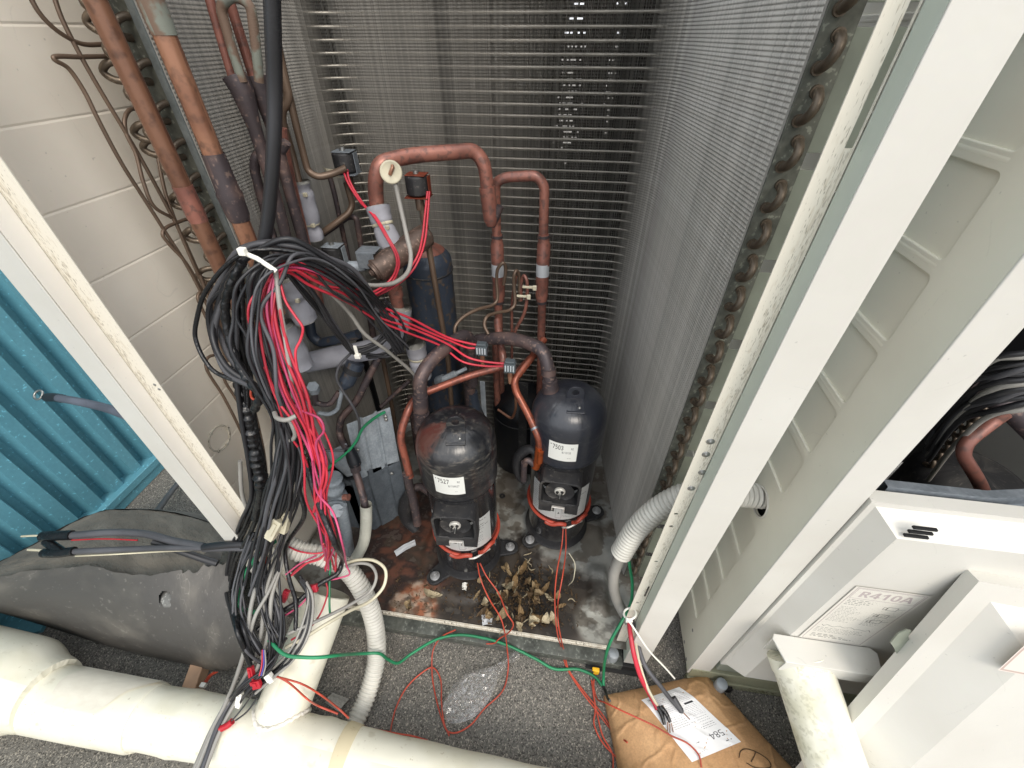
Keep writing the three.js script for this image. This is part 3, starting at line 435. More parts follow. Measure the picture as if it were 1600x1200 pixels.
// a front panel pressed as a tray: rim, bevel, raised face, rim turned back
function tray(w, h, rim, bev, d, back) {
  const R = (m, z, s = 0) => [V(m, m + s, z), V(w - m, m + s, z), V(w - m, h - m * 1 - s * 0, z), V(m, h - m, z)];
  const o = R(0, 0), i = R(rim, 0.0005), f = R(rim + bev, d), b = R(0.0005, -back), q = (A, B) => [0, 1, 2, 3].map((k) => [A[k], A[(k + 1) % 4], B[(k + 1) % 4], B[k]]);
  return tri([...q(b, o), ...q(o, i), ...q(i, f), f]);
}
{ // lower front panel with its sticker
  const L = at(1369, 778, 'z', -0.352), t = thing('front_panel', 'lower white front panel bearing the R410A sticker, three vent slots at its top', 'panel', [0.85, 0.1, -0.35]);
  const x0 = 0.407, y0 = 0.14, y1 = 0.744, z0 = -0.3755;
  const p = part('face', tray(0.87, y1 - y0, 0.008, 0.024, 0.028, 0.02).translate(x0, y0, z0), mat.white, t);
  const Z = z0 + 0.0288;
  for (const [a, b] of [[[1427, 826], [1466, 830]], [[1420, 832], [1459, 836]], [[1413, 838], [1452, 842]]]) { const A = at(a[0], a[1], 'z', Z), B = at(b[0], b[1], 'z', Z); part('vent_slot', box(A.x, B.x, (A.y + B.y) / 2 - 0.0017, (A.y + B.y) / 2 + 0.0017, Z - 0.004, Z + 0.0004, 0.001), mat.void, p); }
  const tl = at(1338, 915, 'z', Z), br = at(1340, 1008, 'z', Z);
  const sx0 = tl.x, sx1 = tl.x + 0.1, sy1 = tl.y, sy0 = br.y, r = rng(12);
  const tx = print(512, 1000, (g, w, h) => {
    g.fillStyle = '#d8d4ca'; g.fillRect(0, 0, w, h); g.strokeStyle = '#b4aaa6'; g.lineWidth = 8; g.strokeRect(22, 18, w - 44, h - 36);
    g.lineWidth = 6; g.strokeRect(34, 30, w - 68, 150); g.fillStyle = '#b0a4a2'; g.font = 'bold 128px sans-serif'; g.textAlign = 'center'; g.textBaseline = 'middle'; g.fillText('R410A', w / 2, 108, w - 96);
    smallLines(g, 44, 205, 250, 4, 26, '#5c5a54', r, 12); smallLines(g, 44, 330, 240, 12, 24, '#77746c', r, 9); smallLines(g, 300, 380, 160, 10, 24, '#6c6a62', r, 9);
    g.strokeStyle = '#5a5852'; g.lineWidth = 4; for (const [x, y] of [[350, 250], [350, 380], [350, 490]]) { g.strokeRect(x, y, 70, 52); g.strokeRect(x - 26, y + 12, 22, 34); g.beginPath(); g.moveTo(x + 75, y + 26); g.lineTo(x + 118, y + 6); g.stroke(); }
    g.beginPath(); g.moveTo(60, 690); for (let k = 0; k < 20; k++) g.lineTo(60 + k * 20, 680 + 34 * r()); g.stroke();
    smallLines(g, 44, 740, 420, 4, 26, '#6c6a62', r, 10); smallLines(g, 60, 870, 380, 3, 26, '#55534d', r, 16);
    for (let k = 0; k < 2600; k++) { g.fillStyle = r() > 0.5 ? 'rgba(225,222,212,0.5)' : 'rgba(140,136,126,0.3)'; g.fillRect(r() * w, r() * h, 2 + r() * 5, 2 + r() * 4); }
  });
  part('sticker', sheet((u, v) => V(lerp(sx0, sx1, u), lerp(sy0, sy1, v), Z + 0.0008), 2, 2), printMat(tx, 0.6), p, 'faded sticker reading R410A');
  // pipe cover plate under the sticker
  const a = at(1222, 1001, 'z', -0.335), b = at(1368, 1019, 'z', -0.335), yc = a.y;
  const plate = [[0.412, -0.345], [b.x + 0.002, -0.345], [b.x + 0.01, -0.338], [b.x + 0.002, -0.304], [0.418, -0.304], [0.408, -0.338]];
  const g = extrude(plate.map(([x, z]) => [x, -z]), 0.002, 0.0012); g.rotateX(-Math.PI / 2); g.translate(0, yc - 0.006, 0);
  part('cover_lip', [g, box(0.416, b.x + 0.004, yc - 0.07, yc - 0.008, -0.3465, -0.3445, 0.0008), box(0.418, b.x + 0.006, yc - 0.04, yc - 0.0065, -0.3045, -0.303, 0.0006)], mat.white, t, 'pressed cover plate over the pipe outlet');
  part('bottom_edge', box(0.41, 1.27, 0.1, 0.139, -0.395, -0.377, 0.002), mat.guard, t);
}
{ // loose panel leaning in front
  const top = at(1530, 908, 'z', -0.33), dir = V(-0.077, -1, 0.245).normalize(), h = 0.7, t = thing('front_panel', 'loose white panel leaning in the bottom right corner, with a small hook on its edge', 'panel', [0.8, 0, -0.18]);
  const up = dir.clone().negate(), right = V(1, 0, 0).sub(up.clone().multiplyScalar(up.x)).normalize(), nrm = right.clone().cross(up).normalize();
  const o = top.clone().addScaledVector(dir, h), m = new THREE.Matrix4().makeBasis(right, up, nrm).setPosition(o.x, o.y, o.z);
  const f = part('face', tray(0.8, h, 0.03, 0.05, 0.034, 0.02).applyMatrix4(m), mat.white, t);
  part('hook', extrude([[-0.018, h - 0.16], [-0.018, h - 0.138], [-0.012, h - 0.128], [-0.006, h - 0.128], [-0.004, h - 0.14], [0.0, h - 0.146], [0.0, h - 0.18], [-0.008, h - 0.17]], 0.0015, 0.0004).applyMatrix4(m.clone().multiply(new THREE.Matrix4().makeTranslation(0, 0, -0.018))), mat.guard, f);
  const r = rng(31), tx = print(256, 200, (g, w, h2) => { g.fillStyle = '#dcd2c8'; g.fillRect(0, 0, w, h2); g.strokeStyle = '#b8a49a'; g.lineWidth = 8; g.strokeRect(8, 8, w - 16, h2 - 16); g.strokeStyle = '#83807a'; g.lineWidth = 6; g.beginPath(); g.moveTo(60, 130); g.lineTo(95, 60); g.lineTo(130, 130); g.closePath(); g.stroke(); smallLines(g, 140, 60, 100, 4, 26, '#77746c', r, 10); });
  const q0 = o.clone().addScaledVector(nrm, 0.0348), ry = at(1559, 1047, 'y', 0).sub(EYE), hit = EYE.clone().addScaledVector(ry, q0.clone().sub(EYE).dot(nrm) / ry.dot(nrm)).sub(o), lx = hit.dot(right), ly = hit.dot(up);
  part('sticker', sheet((u, v) => V(lx + u * 0.09, ly + v * 0.07, 0.0348), 2, 2).applyMatrix4(m), printMat(tx, 0.6), f, 'small warning sticker');
}

const MOULD = 0.3;
// ------------------------------------------------------------------ lagged pipes in the foreground
{
  const t = thing('lagged_pipe', 'thick cream wrapped pipe lying across the bottom left, with a stub branching up', 'pipe', [-0.6, 0, -0.12]);
  const r = 0.0575, Y = 0.078, zc = -0.123;
  const main = [V(-0.95, Y, zc + 0.004), V(-0.6, Y, zc), V(-0.355, Y, zc + 0.007)], right = [V(-0.36, Y - 0.001, zc + 0.007), V(0.0, Y - 0.001, zc + 0.016), V(0.5, Y - 0.001, zc + 0.026)];
  part('main_run', sweep(smooth(main, 40), (u, l) => r + 0.0012 * Math.sin(l * 61) + 0.0008 * Math.sin(l * 143), 48), mat.duct, t);
  part('right_run', sweep(smooth(right, 40), (u, l) => r - 0.002 + 0.0007 * Math.sin(l * 47), 48), mat.duct, t);
  part('joint_band', sweep([V(-0.365, Y, zc + 0.006), V(-0.352, Y, zc + 0.006), V(-0.345, Y - 0.001, zc + 0.0065)], (u) => r + 0.002 - 0.002 * u, 48), M(0xe6dcc8, 0.7, 0, tCream), t);
  part('sleeve', sweep([V(-1.3, Y - 0.003, zc + 0.004), V(-0.95, Y, zc + 0.004), V(-0.81, Y, zc + 0.003), V(-0.80, Y, zc + 0.003)], (u) => r + (u > 0.99 ? 0.002 : lerp(0.0085, 0.005, u)), 48), mat.duct, t);
  part('tape_flap', sheet((u, v) => { const a = lerp(-1.1, 0.25, v), q = r + 0.0085 + 0.004 * sstep(0.8, 1, v) * u, x = lerp(-0.99, lerp(-0.80, -0.87, v), u) + 0.004 * Math.sin(v * 9); return V(x, Y + q * Math.cos(a), zc + 0.003 + q * Math.sin(a)); }, 10, 16), M(0xeee8dc, 0.6, 0, tWhite), t, 'loose flap of white tape');
  const el = [V(-1.55, 0.098, -0.15), V(-1.35, 0.098, -0.135), V(-1.18, 0.096, -0.128), V(-1.04, 0.09, -0.123)];
  part('elbow', sweep(smooth(el, 30), (u) => lerp(0.094, 0.071, sstep(0.82, 0.97, u)) - (u > 0.985 ? 0.004 : 0), 48), mat.duct, t, 'fatter elbow piece at the left end');
  // branch stub, open at its upper end
  const b1 = at(513, 926, 'y', 0.21), b0 = at(428, 1142, 'y', 0.078), br = 0.0535;
  const dir = b1.clone().sub(b0).normalize();
  part('branch', [sweep([b0, b0.clone().lerp(b1, 0.1), b0.clone().lerp(b1, 0.6), b1], (u) => br - 0.004 * u, 40, false), sweep([b1.clone().addScaledVector(dir, -0.06), b1], br - 0.008, 40, false), sweep([b1.clone().addScaledVector(dir, -0.0005), b1.clone().addScaledVector(dir, 0.0015)], (u) => (u < 0.5 ? br - 0.004 : br - 0.0075), 40, false)], mat.duct, t, 'open stub pointing at the unit');
  part('stub_shade_plug', sweep([b1.clone().addScaledVector(dir, -0.07), b1.clone().addScaledVector(dir, -0.05)], br - 0.009, 30), mat.void, t);  // near-black plug stands in for the shade deep in the open stub
  part('weld_bead', (() => { const P = [], s1 = V(0, 1, 0).cross(dir).normalize(), s2 = dir.clone().cross(s1); for (let k = 0; k <= 60; k++) { const a = k / 60 * Math.PI * 2, q = b0.clone().addScaledVector(s1, Math.cos(a) * br).addScaledVector(s2, Math.sin(a) * br); let t = 0.3; while (t > -0.05) { const p = q.clone().addScaledVector(dir, t); if (Math.hypot(p.y - Y, p.z - zc) < r + 0.0008) break; t -= 0.002; } P.push(q.addScaledVector(dir, t + 0.0012 * Math.sin(k * 3.1))); } return sweep(P, 0.0042, 8, false); })(), M(0xf2eee8, 0.7, 0, tWhite, bPeel, 0.003), t);
}
{
  const a = at(1253, 1042, 'y', 0.345), b = at(1306, 1200, 'y', 0.27), d = b.clone().sub(a).normalize();
  const t = thing('pipe_stub', 'cream pipe with mossy stains coming down from under the R410A panel', 'pipe', [b.x, 0, b.z]);
  part('pipe_body', sweep([a.clone().addScaledVector(d, -0.02), a.clone().lerp(b, 0.5), b, b.clone().addScaledVector(d, 0.12)], 0.0465, 40), M(0xffffff, 0.6, 0, (() => { const q = noiseTex(512, 1, (u, v) => { const a2 = fbm(u, v, 5, 5, 131), s2 = fbm(u, v, 70, 3, 135), st = fbm(u, v, 24, 4, 139), side = 0.5 + 0.5 * Math.cos((u - MOULD) * Math.PI * 2); return mixc(mixc([232, 229, 212], [176, 172, 140], clamp(side * 0.8 * sstep(0.35, 0.7, a2))), [104, 100, 72], clamp(sstep(0.66 - 0.2 * side, 0.78 - 0.12 * side, s2 * 0.6 + st * 0.4) * side * 0.2)); }); q.repeat.set(1 / (Math.PI * 2 * 0.0465), 1 / 0.3); return q; })(), bSoft, 0.003), t);
  part('rim', sweep([a.clone().addScaledVector(d, -0.021), a.clone().addScaledVector(d, -0.015), a.clone().addScaledVector(d, 0.002)], (u) => 0.0492 - 0.0008 * u, 40), mat.mould, t);
}

// ------------------------------------------------------------------ kraft paper parcel with printed slip
{
  const A = V(0.172, 0, -0.315), B = V(0.412, 0, -0.392), C = V(0.585, 0, -0.215), D = V(0.225, 0, -0.07);
  const hgt = (u, v) => { const e = Math.min(u, 1 - u, v, 1 - v); return 0.012 + 0.052 * Math.pow(clamp(e / 0.2), 0.45) + 0.004 * (fbm(u, v, 6, 3, 401) - 0.5) + 0.0035 * (Math.abs(fbm(u + 0.3 * v, v, 5, 3, 405) - 0.5) < 0.05 ? 1 : 0) * (1 - Math.abs(fbm(u + 0.3 * v, v, 5, 3, 405) - 0.5) / 0.05); };
  const pt = (u, v, o = 0) => { const p = A.clone().lerp(B, u).lerp(D.clone().lerp(C, u), v); return V(p.x, hgt(u, v) + o, p.z); };
  const t = thing('paper_parcel', 'brown kraft paper parcel on the ground with a white printed slip', 'parcel', [0.35, 0, -0.24]);
  part('wrapping', scaleUV(sheet((u, v) => pt(u, v), 90, 90), 0.35, 0.35), mat.kraft, t);
  part('parcel_side', tri([[A, B], [B, C], [C, D], [D, A]].flatMap(([p, q], k) => { const f = []; const uvs = (s) => [[s, 0], [1, s], [1 - s, 1], [0, 1 - s]][k]; for (let i = 0; i < 20; i++) { const a = pt(...uvs(i / 20)), b = pt(...uvs((i + 1) / 20)); f.push([V(a.x, 0.001, a.z), V(b.x, 0.001, b.z), b, a]); } return f; })), mat.kraft, t);
  const r = rng(7), tx = print(640, 900, (g, w, h) => { // as read with its own heading up
    g.fillStyle = '#eeeeee'; g.fillRect(0, 0, w, h); g.fillStyle = '#2a2a2e'; g.font = '34px sans-serif'; smallLines(g, 60, 66, 200, 1, 20, '#3a3a40', r, 18);
    g.font = '110px sans-serif'; g.textBaseline = 'middle'; g.fillText('584', 70, 180); smallLines(g, 400, 170, 60, 1, 20, '#555', r, 16); smallLines(g, 430, 60, 80, 1, 20, '#aaa', r, 10);
    smallLines(g, 60, 290, 240, 3, 26, '#6a6a70', r, 10); smallLines(g, 60, 380, 330, 3, 30, '#8a8a90', r, 9); smallLines(g, 330, 400, 230, 6, 28, '#777', r, 9); smallLines(g, 70, 480, 220, 8, 20, '#85858c', r, 8);
    g.fillStyle = '#26262a'; g.fillRect(60, 640, 130, 26); smallLines(g, 60, 690, 230, 8, 22, '#9a9aa0', r, 8); smallLines(g, 360, 600, 200, 9, 26, '#a0a0a6', r, 8); g.fillStyle = '#222'; g.fillRect(500, 842, 22, 26); g.fillRect(540, 842, 12, 26); g.fillRect(565, 842, 6, 26);
    g.strokeStyle = '#b0b0b6'; g.lineWidth = 2; g.strokeRect(40, 470, 260, 170); g.strokeRect(340, 580, 250, 260);
  });
  const S = [[1003, 1092], [1064, 1070], [1158, 1159], [1081, 1191]].map(([x, y]) => at(x, y, 'y', 0.066)); // far left, far right, near right, near left
  const inv = (p) => { let u = 0.4, v = 0.4; for (let k = 0; k < 40; k++) { const q = pt(u, v), e = V(p.x - q.x, 0, p.z - q.z), pu = pt(u + 0.01, v).sub(q).multiplyScalar(100), pv = pt(u, v + 0.01).sub(q).multiplyScalar(100), dt = pu.x * pv.z - pu.z * pv.x; u += (e.x * pv.z - e.z * pv.x) / dt; v += (pu.x * e.z - pu.z * e.x) / dt; } return pt(u, v, 0.0022); };
  part('printed_slip', sheet((u, v) => inv(S[2].clone().lerp(S[3], u).lerp(S[1].clone().lerp(S[0], u), 1 - v)), 16, 24), printMat(tx, 0.5), t, 'white printed slip with the number 584');
  const pen = (list) => sweep(smooth(list.map(([x, y]) => { const p = inv(at(x, y, 'y', 0.066)); p.y -= 0.0012; return p; }), 30), 0.0009, 5);
  part('pen_mark', pen([[1155, 1184], [1158, 1173], [1168, 1170], [1190, 1177], [1205, 1188], [1207, 1196], [1199, 1200], [1180, 1199], [1167, 1192]]), mat.leafDark, t);
  part('pen_mark', pen([[1182, 1175], [1178, 1183], [1174, 1190]]), mat.leafDark, t);
}

// ------------------------------------------------------------------ dark curved insulation jacket on the left
{
  const t = thing('insulation_jacket', 'curved dark grey insulation jacket lying left of the unit, torn along its upper edge', 'jacket', [-1.0, 0, -0.35]);
  // two rails: the low near edge and the high back edge, joined over an arch
  const near = [at(-60, 940, 'y', 0.03), at(60, 975, 'y', 0.03), at(200, 1018, 'y', 0.03), at(300, 1040, 'y', 0.03), at(345, 1048, 'y', 0.04), at(385, 1030, 'y', 0.08)];
  const top = [at(-60, 900, 'y', 0.24), at(60, 880, 'y', 0.27), at(160, 868, 'y', 0.29), at(260, 880, 'y', 0.29), at(330, 868, 'y', 0.28), at(388, 850, 'y', 0.26)];
  const cn = new THREE.CatmullRomCurve3(near), ct = new THREE.CatmullRomCurve3(top);
  const r = rng(44), face = (u, v) => { const a = cn.getPoint(u), b = ct.getPoint(u), p = a.clone().lerp(b, v); const bulge = Math.sin(v * Math.PI * 0.8) * 0.055; p.z += bulge * 0.7; p.y += bulge * 0.55 + 0.003 * (fbm(u, v, 6, 3, 411) - 0.5); return p; };
  const hole = (u, v) => Math.hypot((u - 0.655) * 0.66, (v - 0.8) * 0.30) < 0.019;
  const N = 160, K = 70, pos = [], uv = [], idx = [];
  for (let j = 0; j <= K; j++) for (let i = 0; i <= N; i++) {
    const u = i / N, v = j / K, edge = 1 - (0.03 + 0.10 * Math.max(0, fbm(u, 0.3, 14, 4, 415) - 0.42) + (u > 0.72 ? 0.03 * Math.abs(Math.sin(u * 46)) : 0)); const p = face(u, v * edge); pos.push(p.x, p.y, p.z); uv.push(u * 0.8, v * 0.3);
    if (i && j && !hole(u, v)) { const c = j * (N + 1) + i; idx.push(c - N - 2, c - N - 1, c - 1, c - N - 1, c, c - 1); }
  }
  const g = new THREE.BufferGeometry(); g.setAttribute('position', new THREE.Float32BufferAttribute(pos, 3)); g.setAttribute('uv', new THREE.Float32BufferAttribute(uv, 2)); g.setIndex(idx); g.computeVertexNormals();
  part('outer_sheet', g, mat.jacket, t);
  const back = [at(-60, 910, 'y', 0.16), at(40, 858, 'y', 0.17), at(150, 802, 'y', 0.2), at(230, 797, 'y', 0.2), at(300, 808, 'y', 0.19), at(375, 838, 'y', 0.18)], cb = new THREE.CatmullRomCurve3(back);
  part('felt_lining', scaleUV(sheet((u, v) => { const a = face(u, 0.93), b = cb.getPoint(u); const p = a.clone().lerp(b, v); p.y += 0.018 * Math.sin(v * 3.1) + 0.012 * (fbm(u, v, 12, 4, 421) - 0.5) - 0.02 * (1 - v); return p; }, 90, 30), 0.8, 0.2), mat.felt, t, 'grey felt lining showing along the torn edge');
  part('back_sheet', scaleUV(sheet((u, v) => { const a = cb.getPoint(u), b = a.clone(); b.y = 0.0; b.z -= 0.05; const p = a.lerp(b, v); p.z -= 0.03 * Math.sin(v * 3.1); p.y += v < 0.1 ? 0.008 * fbm(u, 0.1, 30, 3, 425) : 0; return p; }, 60, 12), 0.8, 0.2), mat.jacket, t);
  part('felt_plug', (() => { const p = face(0.655, 0.775), s = new THREE.SphereGeometry(0.028, 16, 12); s.scale(1, 0.7, 1); s.translate(p.x - 0.003, p.y - 0.022, p.z - 0.014); return boxUV(s); })(), M(0x9c9c98, 0.9, 0, tDusty), t);
  const flap = QS([[316, 868, 0.285], [352, 838, 0.30], [345, 872, 0.275], [322, 890, 0.27]]);
  part('torn_flap', tri([[flap[0], flap[1], flap[2], flap[3]]]), mat.jacket, t);
}

// ------------------------------------------------------------------ compressors
function compressor(cx, cz, az, feet, code, small, label, capMap) {
  const t = thing('compressor', label, 'compressor', [0, 0, 0]); // built at the origin, moved at the end
  const R = 0.0795, polar = (r, a, y) => V(r * Math.sin(a), y, r * Math.cos(a));
  part('shell', lathe([[0.055, 0.012], [0.066, 0.014], [0.075, 0.022], [R, 0.036], [R, 0.06], [R, 0.2], [R, 0.375]], 64), mat.black, t);
  part('cap', lathe([[0.0805, 0.352], [0.0842, 0.353], [0.0845, 0.358], [0.0845, 0.44], [0.083, 0.458], [0.077, 0.477], [0.066, 0.492], [0.05, 0.502], [0.025, 0.507], [0, 0.508]], 64), capMap, t);
  part('seam', (() => { const g = new THREE.TorusGeometry(R + 0.0015, 0.002, 6, 64); g.rotateX(Math.PI / 2); g.translate(0, 0.351, 0); return boxUV(g); })(), mat.dirtyBlack, t);
  // footed base
  const pts = []; for (let k = 0; k < 120; k++) { const a = k / 120 * Math.PI * 2; let r = 0.083; for (const [f, fr] of feet) { let d = Math.abs(a - f); d = Math.min(d, Math.PI * 2 - d); r = Math.max(r, 0.083 + (fr + 0.019 - 0.083) * Math.exp(-Math.pow(d / 0.2, 4)) * Math.cos(Math.min(d, 1))); } pts.push([r * Math.sin(a), -r * Math.cos(a)]); }
  const bp = extrude(pts, 0.004, 0.0025); bp.rotateX(-Math.PI / 2); bp.translate(0, 0.012, 0);
  const base = part('base_plate', [bp, lathe([[0.088, 0.018], [0.083, 0.024], [0.0805, 0.04], [0.079, 0.044]], 48)], mat.dirtyBlack, t);
  for (const [f, fr] of feet) {
    const p = polar(fr, f, 0);
    part('rubber_mount', lathe([[0.0165, 0.0], [0.0175, 0.004], [0.015, 0.012], [0.0155, 0.0195], [0, 0.0195]], 24).translate(p.x, 0, p.z), mat.rubber, base);
    part('bolt', [lathe([[0.0125, 0.0195], [0.0125, 0.0215], [0.006, 0.022]], 24).translate(p.x, 0, p.z), new THREE.CylinderGeometry(0.0068, 0.0072, 0.009, 6).translate(p.x, 0.026, p.z), new THREE.CylinderGeometry(0.003, 0.0036, 0.006, 10).translate(p.x, 0.033, p.z)].map((g) => boxUV(g)), M(0xb8b8b8, 0.4, 0.5, tMottle), base);
  }
  // labels: curved sheets a hair off the shell
  const wrap = (r, a0, a1, y0, y1) => sheet((u, v) => polar(r, lerp(a0, a1, u), lerp(y0, y1, v)), 24, 2);
  const rr = rng(code.charCodeAt(3) * 7);
  part('serial_sticker', wrap(0.0849, az - 0.42, az + 0.32, 0.382, 0.437), printMat(print(400, 200, (g, w, h) => { g.fillStyle = '#dfe0da'; g.fillRect(0, 0, w, h); g.fillStyle = '#333'; g.font = 'bold 66px monospace'; g.textBaseline = 'middle'; g.fillText(code, 52, 50); g.fillRect(22, 28, 16, 8); g.fillStyle = '#666'; g.font = 'bold 30px monospace'; g.fillText(small[0], 310, 52); g.fillText(small[1], 190, 100); smallLines(g, 270, 160, 60, 1, 10, '#999', rr, 9); }), 0.35), t, 'white serial sticker reading ' + code);
  part('rating_plate', wrap(R + 0.0005, az - 0.95, az + 1.02, 0.15, 0.268), printMat(print(900, 380, (g, w, h) => {
    g.fillStyle = '#c6c8c6'; g.fillRect(0, 0, w, h); smallLines(g, 20, 30, 260, 12, 28, '#55575a', rr, 9); smallLines(g, 520, 30, 350, 4, 26, '#3c3e42', rr, 12); smallLines(g, 500, 140, 370, 10, 22, '#505256', rr, 8);
    g.fillStyle = '#4a4a48'; g.fillRect(335, 120, 50, 160); g.strokeStyle = '#5a5c5e'; g.lineWidth = 3; g.strokeRect(410, 20, 80, 340); g.fillStyle = '#333'; for (const y of [150, 300]) { g.beginPath(); g.moveTo(435, y); g.lineTo(450, y - 26); g.lineTo(465, y); g.fill(); }
    for (let k = 0; k < 1500; k++) { g.fillStyle = 'rgba(200,202,200,0.5)'; g.fillRect(rr() * w, rr() * h, 3, 2); }
  }), 0.4, { metalness: 0.25 }), t, 'scuffed silver rating plate');
  // terminal box: an open cup with a notched lower wall, the terminal inside
  const bm = new THREE.Matrix4().makeRotationY(az).multiply(new THREE.Matrix4().makeTranslation(0, 0, 0.062));
  const rrect = (w, h, r, cy) => { const o = []; for (const [sx, sy, s] of [[1, 1, 0], [-1, 1, 1], [-1, -1, 2], [1, -1, 3]]) for (let k = 0; k <= 5; k++) { const a = (s + k / 5) * Math.PI / 2; o.push([sx * (w - r) + r * Math.cos(a), cy + sy * (h - r) + r * Math.sin(a)]); } return o; };
  const cup = extrude(rrect(0.046, 0.043, 0.014, 0.292), 0.046, 0.0012, [rrect(0.0425, 0.038, 0.012, 0.294).reverse()]);
  const bx = part('terminal_box', cup.applyMatrix4(bm), mat.dirtyBlack, t, 'black open terminal box');
  part('apron', [box(-0.046, -0.016, 0.222, 0.26, 0.043, 0.0465), box(0.016, 0.046, 0.222, 0.26, 0.043, 0.0465), box(-0.046, -0.044, 0.224, 0.3, 0.0, 0.046), box(0.044, 0.046, 0.224, 0.3, 0.0, 0.046)].map((g) => g.applyMatrix4(bm)), mat.dirtyBlack, bx);
  part('clip', [box(-0.015, 0.015, 0.246, 0.249, 0.04, 0.052), box(-0.0155, -0.0125, 0.236, 0.2485, 0.049, 0.052), box(0.0125, 0.0155, 0.236, 0.2485, 0.049, 0.052)].map((g) => g.applyMatrix4(bm)), mat.spring, bx);
  const dish = lathe([[0, 0.005], [0.015, 0.005], [0.02, 0.001], [0.031, 0.0], [0.034, 0.004]], 36); dish.rotateX(Math.PI / 2); dish.translate(0, 0.288, 0.03);
  part('terminal_dish', dish.applyMatrix4(bm), mat.dirtyBlack, bx);
  const disc = lathe([[0, 0.006], [0.0105, 0.006], [0.0125, 0.004], [0.0125, 0]], 28); disc.rotateX(Math.PI / 2); disc.translate(0.0, 0.292, 0.0345);
  part('terminal_disc', disc.applyMatrix4(bm), M(0xc8c6be, 0.4, 0.3), bx);
  for (const [px, py] of [[-0.0055, 0.294], [0.0055, 0.296], [0.001, 0.285]]) { const g = lathe([[0.0034, 0], [0.0034, 0.003], [0.0015, 0.0035], [0.0015, 0.012], [0, 0.012]], 14); g.rotateX(Math.PI / 2); g.translate(px, py, 0.04); part('terminal_pin', g.applyMatrix4(bm), px === 0.001 ? mat.steel : mat.rubber, bx); }
  // heater belt with steel spring across its gap
  const belt = (a0, a1, y, r2, rt, n) => { const P = []; for (let k = 0; k <= n; k++) P.push(polar(r2, lerp(a0, a1, k / n), y - 0.004 * Math.sin(k / n * Math.PI * 2))); return sweep(P, rt, 8); };
  const g0 = az + 0.42;
  const hb = part('heater_belt', [belt(g0 + 0.3, g0 + Math.PI * 2 - 0.36, 0.136, R + 0.003, 0.0042, 80)], mat.band, t, 'orange crankcase heater belt');
  part('belt_end', belt(g0 - 0.75, g0 - 0.14, 0.137, R + 0.007, 0.0056, 12), mat.band, hb); part('belt_end', belt(g0 + 0.08, g0 + 0.6, 0.139, R + 0.007, 0.0052, 12), mat.band, hb);
  part('spring', belt(g0 - 0.22, g0 + 0.42, 0.127, R + 0.0075, 0.0032, 24), mat.spring, hb);
  // lifting lug on the dome
  const lm = new THREE.Matrix4().makeTranslation(0.008, 0.505, 0.012).multiply(new THREE.Matrix4().makeRotationY(az + 0.12)).multiply(new THREE.Matrix4().makeScale(1.35, 1.35, 1.35));
  const lug = extrude([[-0.013, -0.002], [0.013, -0.002], [0.013, 0.012], ...Array.from({ length: 9 }, (_, k) => [0.013 * Math.cos(k / 8 * Math.PI), 0.012 + 0.012 * Math.sin(k / 8 * Math.PI)]), [-0.013, 0.012]], 0.003, 0.0006, [ring(0, 0.013, 0.0062, 16)]);
  part('lifting_lug', [lug.applyMatrix4(lm), box(-0.014, 0.014, -0.004, 0.002, 0.0, 0.032, 0.001).applyMatrix4(lm.clone().multiply(new THREE.Matrix4().makeRotationX(0.16)))], capMap, t);
  part('lug_rivet', (() => { const s = new THREE.SphereGeometry(0.0026, 10, 8); s.translate(0.006, 0.002, 0.022); return boxUV(s.applyMatrix4(lm.clone().multiply(new THREE.Matrix4().makeRotationX(0.16)))); })(), mat.steel, t);
  return t;
}
const capTex = (rust) => noiseTexBox(512, (u, v) => { // u round the dome, v outwards from the crown
  const a = fbm(u, v, 6, 5, 501), b = fbm(u, v, 40, 4, 505); let c = mixc([26, 27, 31], [110, 104, 94], clamp(sstep(0.42, 0.74, a) * 0.42 + sstep(0.66, 0.8, b) * 0.45));
  if (rust) { c = mixc(c, mixc([104, 50, 42], [70, 38, 34], b), 0.85 * sstep(0.66, 0.95, a * 0.5 + b * 0.55 + 0.45 * Math.exp(-Math.pow((((u - 0.84 + 1.5) % 1) - 0.5) / 0.09, 2) - Math.pow((v - 0.45) / 0.3, 2)))); c = mixc(c, [120, 114, 102], sstep(0.45, 0.66, b) * 0.35 * sstep(0.5, 0.2, v)); }
  else c = mixc(c, [46, 50, 60], 0.6);
  return c;
});
function noiseTexBox(size, fn) { const t = noiseTex(size, 1, fn); return t; }
const capMat = (rust) => { const t = capTex(rust); t.repeat.set(1 / (Math.PI * 2 * 0.0845), 1 / 0.16); return M(0xffffff, 0.3, 0, t, bPeel, 0.0006, { clearcoat: 0.45, clearcoatRoughness: 0.25 }); };
const D2R = Math.PI / 180;
const compL = compressor(0, 0, 5 * D2R, [[-39 * D2R, 0.114], [100 * D2R, 0.112], [215 * D2R, 0.112]], '7527', ['N2', 'N/104627'], 'left black compressor with a rusty red patch on its dome, sticker reading 7527', capMat(true));
compL.position.set(-0.201, PAN + 0.006, -0.575);
const compR = compressor(0, 0, -2 * D2R, [[-44 * D2R, 0.098], [113 * D2R, 0.126], [210 * D2R, 0.112]], '7503', ['N2', 'N/10153'], 'right black compressor with a clean blue black dome, sticker reading 7503', capMat(false));
compR.position.set(0.029, PAN + 0.012, -0.69);

